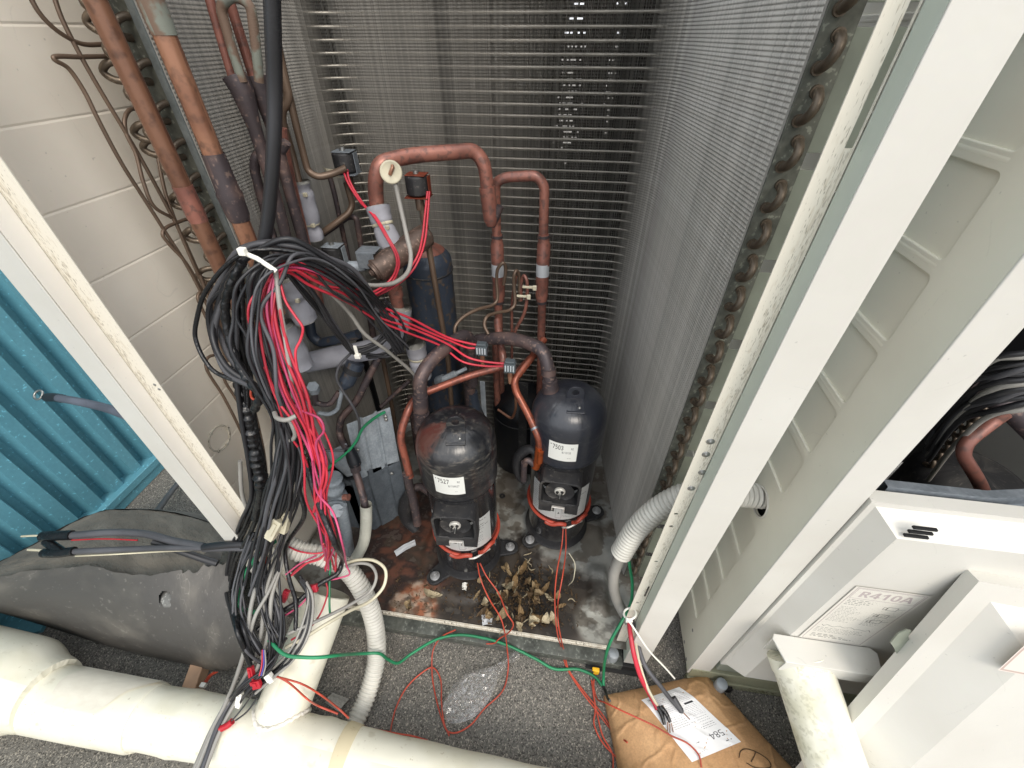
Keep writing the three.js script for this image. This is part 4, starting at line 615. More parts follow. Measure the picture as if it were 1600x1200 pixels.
// ------------------------------------------------------------------ tanks at the back
function tank(name, label, cx, cz, r, y0, y1, m) {
  const t = thing(name, label, 'tank', [cx, y0, cz]);
  part('shell', lathe([[r * 0.6, y0], [r, y0 + 0.02], [r, y1 - r * 0.72]], 48).translate(cx, 0, cz), m, t);
  const cap = []; for (let k = 0; k <= 12; k++) { const a = k / 12 * Math.PI / 2; cap.push([(r + 0.001) * Math.cos(a), y1 - r * 0.7 + r * 0.7 * Math.sin(a)]); }
  part('domed_end', lathe([[r + 0.001, y1 - r * 0.7 - 0.02], ...cap], 48).translate(cx, 0, cz), m, t);
  const s = new THREE.TorusGeometry(r + 0.0008, 0.0022, 6, 48); s.rotateX(Math.PI / 2); s.translate(cx, y1 - r * 0.7 - 0.02, cz); part('weld_seam', boxUV(s), mat.dirtyBlack, t);
  return t;
}
{
  const a = at(676, 470, 'z', -0.9), tk = tank('oil_separator', 'tall blue black tank with a rusty domed top behind the left compressor', a.x, -0.9, 0.056, PAN, 0.83, mat.tank);
  part('rust_crown', lathe([[0.0, 0.8315], [0.018, 0.8305], [0.027, 0.8282], [0.036, 0.8232], [0.043, 0.8175]], 30).translate(a.x, 0, -0.9), mat.oxide, tk, 'rusty crown');
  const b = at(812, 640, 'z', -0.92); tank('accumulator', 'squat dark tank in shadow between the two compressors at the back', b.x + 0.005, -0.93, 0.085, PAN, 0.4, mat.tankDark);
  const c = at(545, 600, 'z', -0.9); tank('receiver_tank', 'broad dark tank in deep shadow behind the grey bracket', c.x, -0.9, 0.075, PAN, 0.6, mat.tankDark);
}

// ------------------------------------------------------------------ copper and dark pipework
const X = (list, x) => list.map(([a, b, c]) => at(a, b, 'x', c ?? x));
function run(label, list, r, m, br = 0.03, name = 'copper_pipe') { return single(name, pipe(list, r, br), m, label, 'pipe'); }
const cuff = (p, q, r, len = 0.012) => sweep([p, p.clone().add(q.clone().sub(p).normalize().multiplyScalar(len * 0.2)), p.clone().add(q.clone().sub(p).normalize().multiplyScalar(len))], (u) => (u < 0.1 ? r * 0.96 : r), 18);
{
  const vert = (px, py, z, y0, y1) => { const p = at(px, py, 'z', z); return [V(p.x, y0, z), V(p.x, y1, z)]; };
  let P = vert(233, 180, -0.565, 0.5, 1.6), t = thing('copper_pipe', 'dull brown copper pipe nearest the beige panel, top left', 'pipe', [P[0].x, P[0].y, P[0].z]);
  part('pipe_body', sweep(smooth([P[0], P[0].clone().lerp(P[1], 0.3), P[0].clone().lerp(P[1], 0.6), P[1]], 30), 0.0122, 20), M(0xb2aaa6, 0.36, 0.25, tCopper), t);
  const jl = P[0].clone().lerp(P[1], 0.44); part('braze_collar', cuff(jl, P[1], 0.0132, 0.05), mat.oxide, t);
  P = vert(292, 140, -0.575, at(432, 490, 'z', -0.575).y, 1.6); t = thing('copper_pipe', 'bright orange copper pipe with a green crusted top beside the black hose', 'pipe', [P[0].x, P[0].y, P[0].z]);
  part('pipe_body', sweep(smooth([P[0], P[0].clone().lerp(P[1], 0.5), P[1]], 30), 0.0126, 20), mat.copper, t);
  const jc = at(365, 312, 'z', -0.575).y; part('braze_collar', lathe([[0.0135, jc - 0.03], [0.0156, jc - 0.022], [0.0163, jc - 0.004], [0.0175, jc + 0.008], [0.0156, jc + 0.012], [0.0141, jc + 0.06]], 24).translate(P[0].x, 0, -0.575), mat.dark, t);
  const vg = at(258, 34, 'z', -0.575).y; part('green_crust', lathe([[0.0136, vg - 0.012], [0.0141, vg], [0.0146, 1.6]], 20).translate(P[0].x, 0, -0.575), mat.verdigris, t);
}
{ // flared pair with verdigris hairpins
  let t = thing('distributor_pipe', 'dark pipe flaring up into two branches left of the black hose', 'pipe', Q([430, 380, -0.67]).toArray());
  part('flare', sweep(QS([[366, 118, -0.67], [378, 140, -0.67], [388, 170, -0.67], [398, 200, -0.67], [412, 245, -0.67], [440, 340, -0.67], [470, 470, -0.67]]), (u) => lerp(0.0168, 0.0092, sstep(0.0, 0.22, u)), 18), mat.dark, t);
  part('red_branch', pipe([[366, 130, -0.672], [345, 60, -0.672], [322, -20, -0.672]], 0.006), mat.oxide, t);
  part('green_branch', pipe([[379, 128, -0.665], [362, 75, -0.665], [345, 14, -0.665], [352, 0, -0.665], [368, -8, -0.665], [392, 8, -0.67], [402, 90, -0.67], [405, 128, -0.67]], 0.0064, 0.02), mat.verdigris, t);
  t = thing('distributor_pipe', 'second flared dark pipe half hidden behind the black hose', 'pipe', Q([450, 380, -0.70]).toArray());
  part('flare', sweep(QS([[400, 118, -0.70], [408, 140, -0.70], [416, 165, -0.70], [426, 200, -0.70], [450, 290, -0.70], [480, 400, -0.70]]), (u) => lerp(0.0168, 0.0095, sstep(0.0, 0.25, u)), 18), mat.dark, t);
  part('red_branch', pipe([[398, 128, -0.702], [380, 70, -0.702], [355, -10, -0.702]], 0.0068), mat.oxide, t);
  single('black_hose', sweep(smooth(QS([[424, -30, -0.56], [427, 60, -0.56], [429, 150, -0.56], [427, 240, -0.55], [420, 330, -0.54], [409, 400, -0.53], [398, 470, -0.52]]), 50), 0.0088, 18), mat.cable, 'thick dark hose hanging straight down from the top at left', 'hose');
  t = thing('copper_pipe', 'slim brown pipe with an offset bend and white band right of the hose', 'pipe', Q([470, 290, -0.8]).toArray());
  part('pipe_body', pipe([[421, -20, -0.78], [425, 30, -0.78], [437, 90, -0.78], [452, 155, -0.78], [440, 172, -0.775], [441, 192, -0.775], [456, 240, -0.78], [470, 300, -0.77]], 0.0072, 0.02), mat.brown, t);
  part('white_band', sweep(QS([[441.5, 183, -0.79], [442.5, 191, -0.79]]), 0.0082, 14), mat.nylon, t);
  run('thin brown pipe curving off to the black solenoid at left', [[452, 150, -0.785], [465, 205, -0.785], [481, 268, -0.785], [497, 277, -0.785], [520, 272, -0.8], [541, 262, -0.81]], 0.0062, mat.brown, 0.02);
  run('dark elbow pipe hooked behind the black hose', [[447, 222, -0.7], [440, 236, -0.7], [400, 241, -0.68], [397, 262, -0.68], [404, 292, -0.68], [420, 350, -0.68], [440, 420, -0.66]], 0.0075, mat.dark, 0.025);
  run('dark red upright pipe right of the black hose', [[438, 200, -0.74], [450, 270, -0.74], [472, 360, -0.73], [500, 480, -0.72]], 0.0098, mat.oxide);
  run('slender dark pipe running down from the solenoid', [[515, 275, -0.86], [522, 300, -0.86], [535, 360, -0.86], [548, 420, -0.86]], 0.0052, mat.dark);
  run('brown pipe elbow under the black solenoid', [[541, 285, -0.84], [551, 320, -0.84], [545, 333, -0.83], [520, 352, -0.81], [497, 368, -0.8]], 0.0062, mat.brown, 0.02);
  run('dark pipe dropping from a tee to a cone fitting', [[505, 366, -0.82], [545, 338, -0.85], [557, 340, -0.85], [562, 372, -0.85], [570, 420, -0.85]], 0.0062, mat.dark, 0.02);
  // big top bend and the inverted U
  t = thing('copper_pipe', 'stout red brown pipe bent over the middle in a wide arch', 'pipe', Q([600, 330, -0.8]).toArray());
  part('pipe_body', pipe([[590, 335, -0.78], [586, 285, -0.78], [592, 255, -0.785], [640, 243, -0.83], [742, 235, -0.9], [757, 256, -0.9], [761, 290, -0.9], [766, 345, -0.9]], 0.0138, 0.035, 20), mat.oxide, t);
  part('end_sleeve', sweep(QS([[760.5, 292, -0.9], [762, 300, -0.9], [767, 340, -0.9], [768, 352, -0.9]]), (u) => (u > 0.95 ? 0.011 : 0.0165), 20), mat.oxide, t);
  part('crimped_joint', sweep(QS([[768, 352, -0.9], [776, 336, -0.9], [781, 322, -0.9]]), 0.0085, 14), mat.dark, t);
  t = thing('copper_pipe', 'red brown pipe shaped like an upturned U before the coil', 'pipe', Q([850, 600, -0.93]).toArray());
  part('pipe_body', pipe([[786, 700, -0.93], [781, 560, -0.93], [777, 420, -0.93], [774, 285, -0.93], [790, 277, -0.93], [838, 274, -0.93], [851, 290, -0.93], [848, 420, -0.93], [844, 600, -0.93], [842, 700, -0.93]], 0.0105, 0.035, 18), mat.oxide, t);
  for (const [x0, x1] of [[776.5, 779.5], [849.5, 846.5]]) {
    part('expander', sweep(QS([[x0, 366, -0.93], [x0 + 0.1, 374, -0.93], [x0 + 0.2, 384, -0.93], [x1, 452, -0.93], [x1, 462, -0.93], [x1, 474, -0.93]]), (u) => (u < 0.04 ? 0.0118 : u < 0.12 ? 0.0125 : u > 0.9 ? 0.0115 : 0.0155), 18), mat.oxide, t);
    part('foil_label', sweep(QS([[lerp(x0, x1, 0.45), 411, -0.93], [lerp(x0, x1, 0.63), 430, -0.93]]), 0.0158, 18, false), M(0xc4c8cc, 0.4, 0.3), t);
    for (const y of [369, 471]) part('braze_ring', sweep(QS([[lerp(x0, x1, y > 400 ? 1 : 0), y - 2, -0.93], [lerp(x0, x1, y > 400 ? 1 : 0), y + 2, -0.93]]), 0.0138, 16), mat.dark, t);
  }
  // capillary loops
  single('capillary_tube', wire([[712, 528, -0.76], [711, 512, -0.77], [722, 497, -0.79], [745, 484, -0.82], [771, 476, -0.86], [777, 468, -0.87], [776, 440, -0.88], [778, 420, -0.88], [786, 411, -0.88], [790, 418, -0.885], [787, 445, -0.89]], 0.004, 10, 70), mat.brown, 'thin capillary tube from the left suction pipe looping over at the coil', 'pipe');
  single('capillary_tube', wire([[763, 522, -0.78], [757, 508, -0.79], [760, 496, -0.8], [775, 489, -0.83], [797, 484, -0.86], [804, 476, -0.87], [803, 445, -0.88], [804, 428, -0.88], [807, 423, -0.885], [811, 430, -0.89], [811, 470, -0.89]], 0.004, 10, 70), mat.brown, 'thin capillary tube from the right suction pipe with a hairpin top', 'pipe');
  single('capillary_tube', wire([[814, 470, -0.89], [815, 440, -0.89], [819, 431, -0.885], [823, 438, -0.88], [823, 470, -0.88], [819, 490, -0.88], [806, 515, -0.88], [801, 530, -0.88]], 0.0042, 10, 60), mat.oxide, 'thin red capillary tube bent back beside the zip ties', 'pipe');
  single('capillary_tube', wire([[799, 600, -0.9], [800, 540, -0.9], [800, 480, -0.9], [803, 450, -0.89], [806, 432, -0.886]], 0.0038, 8, 40), mat.oxide, 'thin upright capillary tube beside the left leg of the U pipe', 'pipe');
  for (const [i, [x, y, l]] of [[818, 463, 'cream zip tie round the capillary hairpins, lower one'], [827, 449, 'cream zip tie round the capillary hairpins, upper one']].entries()) { const p = at(x, y, 'z', -0.875); single('zip_tie', [box(p.x - 0.016, p.x + 0.012, p.y - 0.003, p.y + 0.003, p.z - 0.0015, p.z + 0.001), box(p.x + 0.008, p.x + 0.017, p.y - 0.0055, p.y + 0.0055, p.z - 0.002, p.z + 0.005)], mat.cream, l, 'zip tie'); }
  // suction pipes
  t = thing('suction_pipe', 'thick grey brown suction pipe arching up from the left compressor', 'pipe', Q([660, 660, -0.61]).toArray());
  part('pipe_body', pipe([[661, 668, -0.61], [655, 590, -0.62], [676, 560, -0.66], [708, 534, -0.72], [728, 522, -0.76], [737, 538, -0.775], [738, 600, -0.78]], 0.0142, 0.05, 20), mat.dark, t);
  part('braze_socket', [sweep(QS([[660, 672, -0.61], [659, 652, -0.61], [658.5, 645, -0.61]]), (u) => (u < 0.4 ? 0.0185 : 0.0165), 20), sweep(QS([[657.5, 640, -0.612], [657, 626, -0.613], [656.5, 618, -0.614]]), (u) => 0.0158, 20)], mat.dark, t);
  t = thing('suction_pipe', 'thick grey brown suction pipe arching over from the right compressor', 'pipe', Q([860, 600, -0.7]).toArray());
  part('pipe_body', pipe([[860, 610, -0.7], [857, 575, -0.71], [848, 545, -0.73], [800, 527, -0.77], [745, 531, -0.8], [730, 548, -0.8], [735, 630, -0.8]], 0.0145, 0.05, 20), mat.dark, t);
  part('braze_socket', [sweep(QS([[861, 614, -0.7], [859.5, 600, -0.7], [859, 594, -0.7]]), (u) => (u < 0.4 ? 0.02 : 0.0165), 20), sweep(QS([[857.5, 585, -0.706], [857, 576, -0.709]]), () => 0.0162, 20)], mat.dark, t);
  single('inlet_cone', sweep(QS([[737, 612, -0.8], [738, 620, -0.8], [740, 634, -0.8], [741, 650, -0.8], [743, 690, -0.8]]), (u) => (u < 0.12 ? 0.015 : u < 0.2 ? 0.0165 : lerp(0.0165, 0.029, sstep(0.2, 0.5, u))), 24), mat.tank, 'dark flared inlet neck behind the left compressor', 'fitting');
  // discharge pipes
  t = thing('discharge_pipe', 'red copper pipe bending down the left side of the left compressor', 'pipe', Q([648, 820, -0.55]).toArray());
  part('pipe_body', pipe([[790, 572, -0.76], [735, 586, -0.73], [657, 616, -0.66], [640, 634, -0.62], [624, 680, -0.58], [632, 712, -0.57], [641, 745, -0.56]], 0.0085, 0.035, 16), M(0xffe0d4, 0.36, 0.3, tOxide), t);
  part('braze_sleeve', sweep(QS([[635.5, 740, -0.56], [637, 748, -0.56], [644, 772, -0.56], [645, 776, -0.56]]), (u) => (u < 0.2 ? 0.0105 : 0.0098), 16), mat.dark, t);
  part('lower_elbow', pipe([[643, 770, -0.56], [650, 800, -0.555], [652, 818, -0.555], [660, 812, -0.545], [668, 790, -0.53]].slice(0, 3), 0.0105, 0.02, 16), mat.dark, t);
  part('muffler', sweep(smooth(QS([[640, 770, -0.585], [634, 790, -0.59], [637, 812, -0.59], [650, 828, -0.58]]), 20), (u) => 0.012 + 0.008 * Math.sin(u * Math.PI), 16), mat.dirtyBlack, t);
  part('elbow_to_shell', pipe([[640, 768, -0.58], [656, 758, -0.6], [672, 770, -0.6]], 0.01, 0.02, 14), mat.dark, t);
  run('red copper tee pipe rising behind the crossing suction pipes', [[786, 576, -0.77], [786, 556, -0.78], [780, 530, -0.82], [777, 500, -0.86]], 0.009, mat.oxide, 0.02);
  t = thing('discharge_pipe', 'copper pipe bending down the left side of the right compressor', 'pipe', Q([840, 740, -0.64]).toArray());
  part('pipe_body', pipe([[850, 530, -0.8], [835, 553, -0.76], [803, 594, -0.7], [806, 612, -0.69], [826, 648, -0.66], [842, 685, -0.63], [843, 700, -0.63]], 0.0082, 0.03, 16), M(0xf4ccb4, 0.36, 0.3, tOxide), t);
  part('silver_band', sweep(QS([[834.5, 668, -0.644], [836, 671, -0.641]]), 0.0092, 14), mat.galv, t);
  part('copper_tee', [sweep(QS([[843, 697, -0.63], [841, 716, -0.63], [837, 730, -0.63]]), 0.0095, 14), sweep(QS([[845, 704, -0.622], [843, 722, -0.622]]), 0.007, 12)], M(0xd89060, 0.4, 0.5, tCopper), t);
  part('muffler', sweep(smooth(QS([[842, 712, -0.64], [830, 702, -0.65], [815, 708, -0.655], [808, 724, -0.655], [813, 746, -0.65], [820, 753, -0.65]]), 30), (u) => 0.0085 + 0.0045 * Math.sin(u * Math.PI), 16), mat.dirtyBlack, t);
  part('stub', sweep(QS([[819, 722, -0.635], [818, 750, -0.635]]), 0.0075, 14), mat.dark, t); part('stub_elbow', pipe([[837, 728, -0.63], [824, 717, -0.632], [819, 726, -0.635]], 0.0075, 0.02, 12), mat.dark, t);
  // other pipes in the shadows
  run('dark brown rod like pipe leaning down from the rusty topped solenoid', [[655, 300, -0.8], [663, 345, -0.8], [680, 445, -0.8], [700, 560, -0.8], [706, 640, -0.8]], 0.0062, mat.brown);
  run('red upright pipe behind the crossing discharge pipe', [[774, 530, -0.9], [776, 600, -0.9], [779, 660, -0.9]], 0.0095, mat.oxide);
  run('thin copper wire pipe dropping behind the right suction pipe', [[806, 590, -0.8], [806, 640, -0.8], [800, 655, -0.8], [778, 640, -0.82]], 0.0035, mat.copper, 0.012);
  run('slanting dark copper pipe behind the right compressor', [[845, 545, -0.9], [826, 562, -0.84], [806, 584, -0.8]], 0.0085, mat.oxide);
  single('mounting_rail', box(at(760, 640, 'z', -0.83).x - 0.014, at(760, 640, 'z', -0.83).x, PAN, 0.5, -0.832, -0.829), mat.galvDull, 'narrow galvanised rail standing behind the compressors', 'bracket');
  single('perforated_rail', [box(at(818, 610, 'z', -0.84).x - 0.012, at(818, 610, 'z', -0.84).x + 0.012, PAN, 0.5, -0.842, -0.839)], mat.dirtyBlack, 'black perforated rail beside the right compressor', 'bracket');
  // lower left cluster in shadow
  run('brown pipe arching down past the grey bracket', [[592, 558, -0.7], [575, 590, -0.68], [556, 630, -0.66], [532, 652, -0.64], [530, 680, -0.63], [541, 700, -0.6], [558, 742, -0.568], [571, 790, -0.53], [572, 812, -0.519]], 0.0085, mat.dark, 0.04);
  run('thin upright brown pipe behind the grey bracket', [[595, 545, -0.8], [608, 610, -0.8], [622, 690, -0.8]], 0.006, mat.brown);
  run('small dark pipe crossing behind the bracket', [[640, 595, -0.78], [614, 618, -0.76], [595, 636, -0.74]], 0.0055, mat.dark);
  run('dark pipe loop below the flare cap', [[492, 605, -0.62], [493, 630, -0.62], [515, 634, -0.62], [530, 612, -0.64]], 0.006, mat.dark, 0.02);
  run('little silver pipe elbow near the bracket', [[534, 610, -0.64], [528, 640, -0.63], [514, 648, -0.62], [498, 645, -0.62]], 0.005, mat.galvDull, 0.015);
  run('short dark elbow between the foam sleeves', [[483, 500, -0.7], [487, 525, -0.7], [500, 536, -0.7], [540, 528, -0.7], [560, 522, -0.7]], 0.0105, mat.tank, 0.03);
  for (const [i, [x0, y0, x1, y1, z]] of [[470, 610, 478, 700, -0.78], [500, 560, 515, 660, -0.84], [575, 470, 585, 540, -0.86], [640, 620, 655, 730, -0.9], [700, 640, 706, 700, -0.9]].entries()) run(['dark upright pipe in shadow behind the red wires', 'dark red upright pipe in shadow under the foam elbow', 'dark upright pipe behind the four way valve', 'dark upright pipe behind the left compressor at the foot of the tank', 'dark upright pipe at the right foot of the tall tank'][i], [[x0, y0, z], [x1, y1, z]], 0.008, i === 1 ? mat.oxide : mat.dark);
}

// ------------------------------------------------------------------ foam sleeves
const tie = (p, dirv, r, m = mat.cream) => { const g = new THREE.TorusGeometry(r, 0.0016, 6, 24); g.scale(1, 1, 2); const q = new THREE.Quaternion().setFromUnitVectors(V(0, 0, 1), dirv.clone().normalize()); g.applyQuaternion(q); g.translate(p.x, p.y, p.z); return boxUV(g); };
function foam(label, list, r, ties = [], br = 0.05) {
  const P = bend(QS(list), br, 8), t = thing('foam_sleeve', label, 'pipe insulation', P[0].toArray());
  const fine = []; for (let i = 0; i < P.length - 1; i++) for (let k = 0; k < 6; k++) fine.push(P[i].clone().lerp(P[i + 1], k / 6)); fine.push(P[P.length - 1]);
  const L = fine.reduce((a, p, i) => a + (i ? p.distanceTo(fine[i - 1]) : 0), 0);
  part('sleeve', sweep(fine, (u) => r * (1 + 0.03 * Math.sin(u * 17 + r * 900)) * (1 - ties.reduce((a, k) => a + 0.2 * Math.exp(-Math.pow((u - k) * L / 0.007, 2)), 0)), 26, false), mat.foam, t);
  for (const [a, b] of [[0, 1], [fine.length - 1, fine.length - 2]]) { const d = fine[a].clone().sub(fine[b]).normalize(); part('cut_end', sweep([fine[a].clone().addScaledVector(d, -0.001), fine[a].clone().addScaledVector(d, 0.0005), fine[a].clone().addScaledVector(d, -0.004)], (u) => (u < 0.6 ? r * 1.005 : r * 0.62), 26, false), mat.foamCut, t); }
  for (const k of ties) { const i = Math.round(k * (fine.length - 1)), p = fine[i], d = fine[Math.min(fine.length - 1, i + 1)].clone().sub(fine[Math.max(0, i - 1)]); part('zip_tie', tie(p, d, r * 0.86), mat.cream, t); const h = p.clone().add(V(r * 0.7, 0, r * 0.72)); part('tie_head', box(h.x - 0.003, h.x + 0.004, h.y - 0.0035, h.y + 0.0035, h.z - 0.002, h.z + 0.004, 0.001), mat.cream, t); }
  return t;
}
foam('grey foam sleeve with two zip ties right of the black hose', [[468, 284, -0.77], [475, 310, -0.77], [484, 345, -0.77], [490, 372, -0.77]], 0.0195, [0.1, 0.78]);
foam('grey foam sleeve with a cream tie under the white disc', [[590, 322, -0.77], [598, 352, -0.76], [612, 386, -0.75]], 0.0215, [0.45]);
foam('large grey foam elbow below the four way valve', [[626, 480, -0.73], [622, 523, -0.72], [596, 543, -0.7], [520, 558, -0.68], [477, 567, -0.66]], 0.0225, [], 0.045);
foam('short grey foam piece standing left of the foam elbow', [[441, 508, -0.60], [455, 540, -0.60], [470, 572, -0.60]], 0.024);
foam('grey foam sleeve with a cream tie behind the left suction pipe', [[649, 538, -0.74], [653, 560, -0.74], [660, 588, -0.74]], 0.0225, [0.4]);
foam('grey foam sleeve amid the wires with a tie round its waist', [[447, 436, -0.62], [460, 462, -0.62], [478, 500, -0.62]], 0.0215, [0.5]);

// ------------------------------------------------------------------ valves, solenoids, sensor, connectors
function solenoid(label, px, py, z, topMat) {
  const c = at(px, py, 'z', z), t = thing('solenoid_coil', label, 'valve coil', [c.x, c.y, c.z]);
  part('coil', lathe([[0, -0.017], [0.0195, -0.017], [0.0215, -0.014], [0.0215, 0.013], [0.019, 0.0165], [0, 0.0165]], 12).translate(c.x, c.y, c.z), mat.dirtyBlack, t);
  part('bracket', [box(c.x - 0.017, c.x + 0.02, c.y + 0.0168, c.y + 0.0186, c.z - 0.013, c.z + 0.015), box(c.x + 0.0222, c.x + 0.0238, c.y - 0.021, c.y + 0.016, c.z - 0.008, c.z + 0.008), box(c.x - 0.022, c.x + 0.024, c.y - 0.021, c.y - 0.0192, c.z - 0.013, c.z + 0.02)], topMat, t);
  part('stem', lathe([[0.008, c.y - 0.045], [0.008, c.y - 0.021], [0.003, c.y - 0.021]], 14).translate(c.x, 0, c.z), mat.brown, t);
  part('nut', new THREE.CylinderGeometry(0.005, 0.0055, 0.006, 6).translate(c.x, c.y + 0.021, c.z), mat.steel, t);
  return t;
}
solenoid('black solenoid with a grey metal cap, back left before the coil', 539, 252, -0.83, mat.galv);
solenoid('black solenoid with a rusty cap right of the white disc', 652, 288, -0.8, M(0xc08058, 0.6, 0.2, tOxide));
solenoid('small dark solenoid half hidden behind the wire arch', 522, 396, -0.78, mat.galvDull);
{
  let c = at(520, 270, 'z', -0.81); single('paper_tag', sheet((u, v) => { const p = Q([lerp(503, 532, u) + v * 4, lerp(258, 268, u) + v * 14, -0.81]); p.z += 0.008 * Math.sin(u * 5) - 0.006 * v; return p; }, 10, 6), mat.cream, 'crumpled cream tag beside the left solenoid', 'tag');
  c = at(611, 269, 'z', -0.74); let t = thing('round_plastic_cap', 'white round plastic cap with a small hook, beside the arch pipe', 'cap', [c.x, c.y, c.z]);
  const d = EYE.clone().sub(c).normalize(), place = (g) => aim(g, c, EYE);
  part('disc', place(lathe([[0, 0.0], [0.0165, 0.0], [0.0185, 0.002], [0.0185, 0.006], [0.016, 0.008], [0.014, 0.006], [0, 0.0055]], 32)), mat.cream, t);
  part('hook', sweep([V(-0.001, 0.006, 0.004), V(0, 0.01, -0.002), V(0.001, 0.009, -0.008), V(0.0, 0.006, -0.01)].map((p) => p), 0.0032, 8).applyQuaternion(new THREE.Quaternion().setFromUnitVectors(V(0, 1, 0), d)).translate(c.x, c.y, c.z), mat.copper, t);
  single('sensor_cable', wire([[617, 283, -0.74], [625, 320, -0.73], [636, 370, -0.71], [642, 400, -0.7], [637, 425, -0.69], [618, 441, -0.68], [590, 446, -0.67], [560, 444, -0.66]], 0.0042, 8, 60), mat.cableGrey, 'pale grey sensor cable looping down from the white cap', 'cable');
  // four way valve
  const f = at(585, 424, 'z', -0.7), b = at(655, 375, 'z', -0.78), ax = b.clone().sub(f).normalize(); t = thing('four_way_valve', 'brown cylindrical reversing valve under the foam with a grey clip on top', 'valve', [f.x, f.y, f.z]);
  const st = (s) => f.clone().addScaledVector(ax, s);
  part('body', sweep([st(0.0), st(0.002), st(0.004), st(0.02), st(0.075), st(0.11), st(0.128), st(0.135)], (u) => (u < 0.01 ? 0.0205 : u > 0.97 ? 0.012 : u > 0.9 ? 0.022 : 0.0235), 32), mat.valve, t);
  part('end_cap', sweep([st(-0.004), st(-0.003), st(0.001)], (u) => (u < 0.3 ? 0.0165 : 0.0185), 28), mat.valve, t);
  part('nub', sweep([st(-0.010), st(-0.008), st(-0.002)], (u) => (u < 0.2 ? 0.004 : 0.0065), 18), mat.valve, t);
  const k = at(577, 402, 'z', -0.71); part('clip', [box(k.x - 0.02, k.x + 0.018, k.y + 0.012, k.y + 0.014, k.z - 0.02, k.z + 0.012), box(k.x - 0.02, k.x + 0.014, k.y - 0.018, k.y + 0.012, k.z + 0.010, k.z + 0.012), box(k.x - 0.0205, k.x - 0.0187, k.y - 0.012, k.y + 0.0125, k.z - 0.018, k.z + 0.01)], mat.galv, t);
  part('port_pipe', sweep(QS([[612, 428, -0.735], [617, 455, -0.735], [624, 492, -0.73]]), (u) => 0.0125, 18), mat.oxide, t); part('port_collar', sweep(QS([[617, 450, -0.735], [619, 462, -0.735]]), 0.0145, 18), mat.oxide, t);
  part('upper_port', sweep(QS([[612, 380, -0.75], [618, 400, -0.75]]), 0.013, 18), mat.valve, t);
  part('side_stub', sweep(QS([[548, 418, -0.71], [570, 415, -0.71]]), (u) => (u < 0.5 ? 0.012 : 0.009), 16), mat.galvDull, t);
  // pressure switch plugs
  for (const [i, [x, y, z, l]] of [[753, 546, -0.72, 'grey plug with two red wires standing on the crossing pipe'], [797, 573, -0.7, 'grey plug with two red wires at the bend of the right discharge pipe']].entries()) {
    const p = at(x, y, 'z', z), q = at(x - 1, y + 50, 'z', z); t = thing('sensor_plug', l, 'connector', [p.x, p.y, p.z]);
    part('housing', [box(p.x - 0.0125, p.x + 0.0125, p.y - 0.011, p.y + 0.011, p.z - 0.009, p.z + 0.009), box(p.x - 0.0105, p.x + 0.0105, p.y + 0.0112, p.y + 0.017, p.z - 0.007, p.z + 0.007)], M(0x4c5458, 0.4), t);
    for (let k2 = 0; k2 < 4; k2++) part('rib', box(p.x - 0.01 + k2 * 0.0056, p.x - 0.007 + k2 * 0.0056, p.y - 0.006, p.y + 0.009, p.z + 0.0091, p.z + 0.0106, 0.0004), M(0xb4bcc0, 0.4), t);
    part('stem', sweep([V(p.x, p.y - 0.011, p.z), V(p.x, p.y - 0.026, p.z), V(p.x, p.y - 0.045, p.z)], (u) => (u < 0.5 ? 0.0055 : 0.0038), 12), mat.copper, t);
  }
  // inline valve lying across the tank, flare cap, blue-grey fitting
  t = thing('check_valve', 'small silver and blue valve lying across before the tall tank', 'valve', Q([690, 594, -0.74]).toArray());
  part('cap', sweep(QS([[683, 597, -0.74], [685, 596.3, -0.74], [694, 593, -0.74]]), (u) => (u < 0.1 ? 0.0115 : 0.0135), 22), mat.galv, t);
  part('body', sweep(QS([[694, 593, -0.74], [706, 587, -0.74], [712, 584, -0.74], [713, 583.5, -0.74], [728, 576, -0.74]]), (u) => (u < 0.55 ? 0.009 : 0.0045), 16), mat.galvDull, t);
  t = thing('flare_cap', 'hexagonal grey cap on a short pipe left of the bracket', 'cap', Q([491, 615, -0.62]).toArray());
  part('hex', aim(boxUV(new THREE.CylinderGeometry(0.0125, 0.0125, 0.02, 6)), at(490, 607, 'z', -0.62), EYE.clone().add(V(0, 1.2, 0))), mat.galvDull, t);
  part('neck', sweep(QS([[491, 612, -0.62], [492, 632, -0.62]]), 0.006, 12), mat.dark, t);
  t = thing('strainer', 'dark blue green fitting slanting under the foam elbow', 'fitting', Q([545, 585, -0.66]).toArray());
  part('body', sweep(smooth(QS([[556, 566, -0.67], [550, 580, -0.66], [542, 596, -0.65], [534, 606, -0.64]]), 20), (u) => (u < 0.3 ? 0.019 : u < 0.75 ? 0.017 : lerp(0.017, 0.009, (u - 0.75) * 4)), 24), mat.tank, t);
  part('ring', sweep(QS([[553, 574, -0.664], [550, 581, -0.66]]), 0.0202, 24), mat.dirtyBlack, t);
}
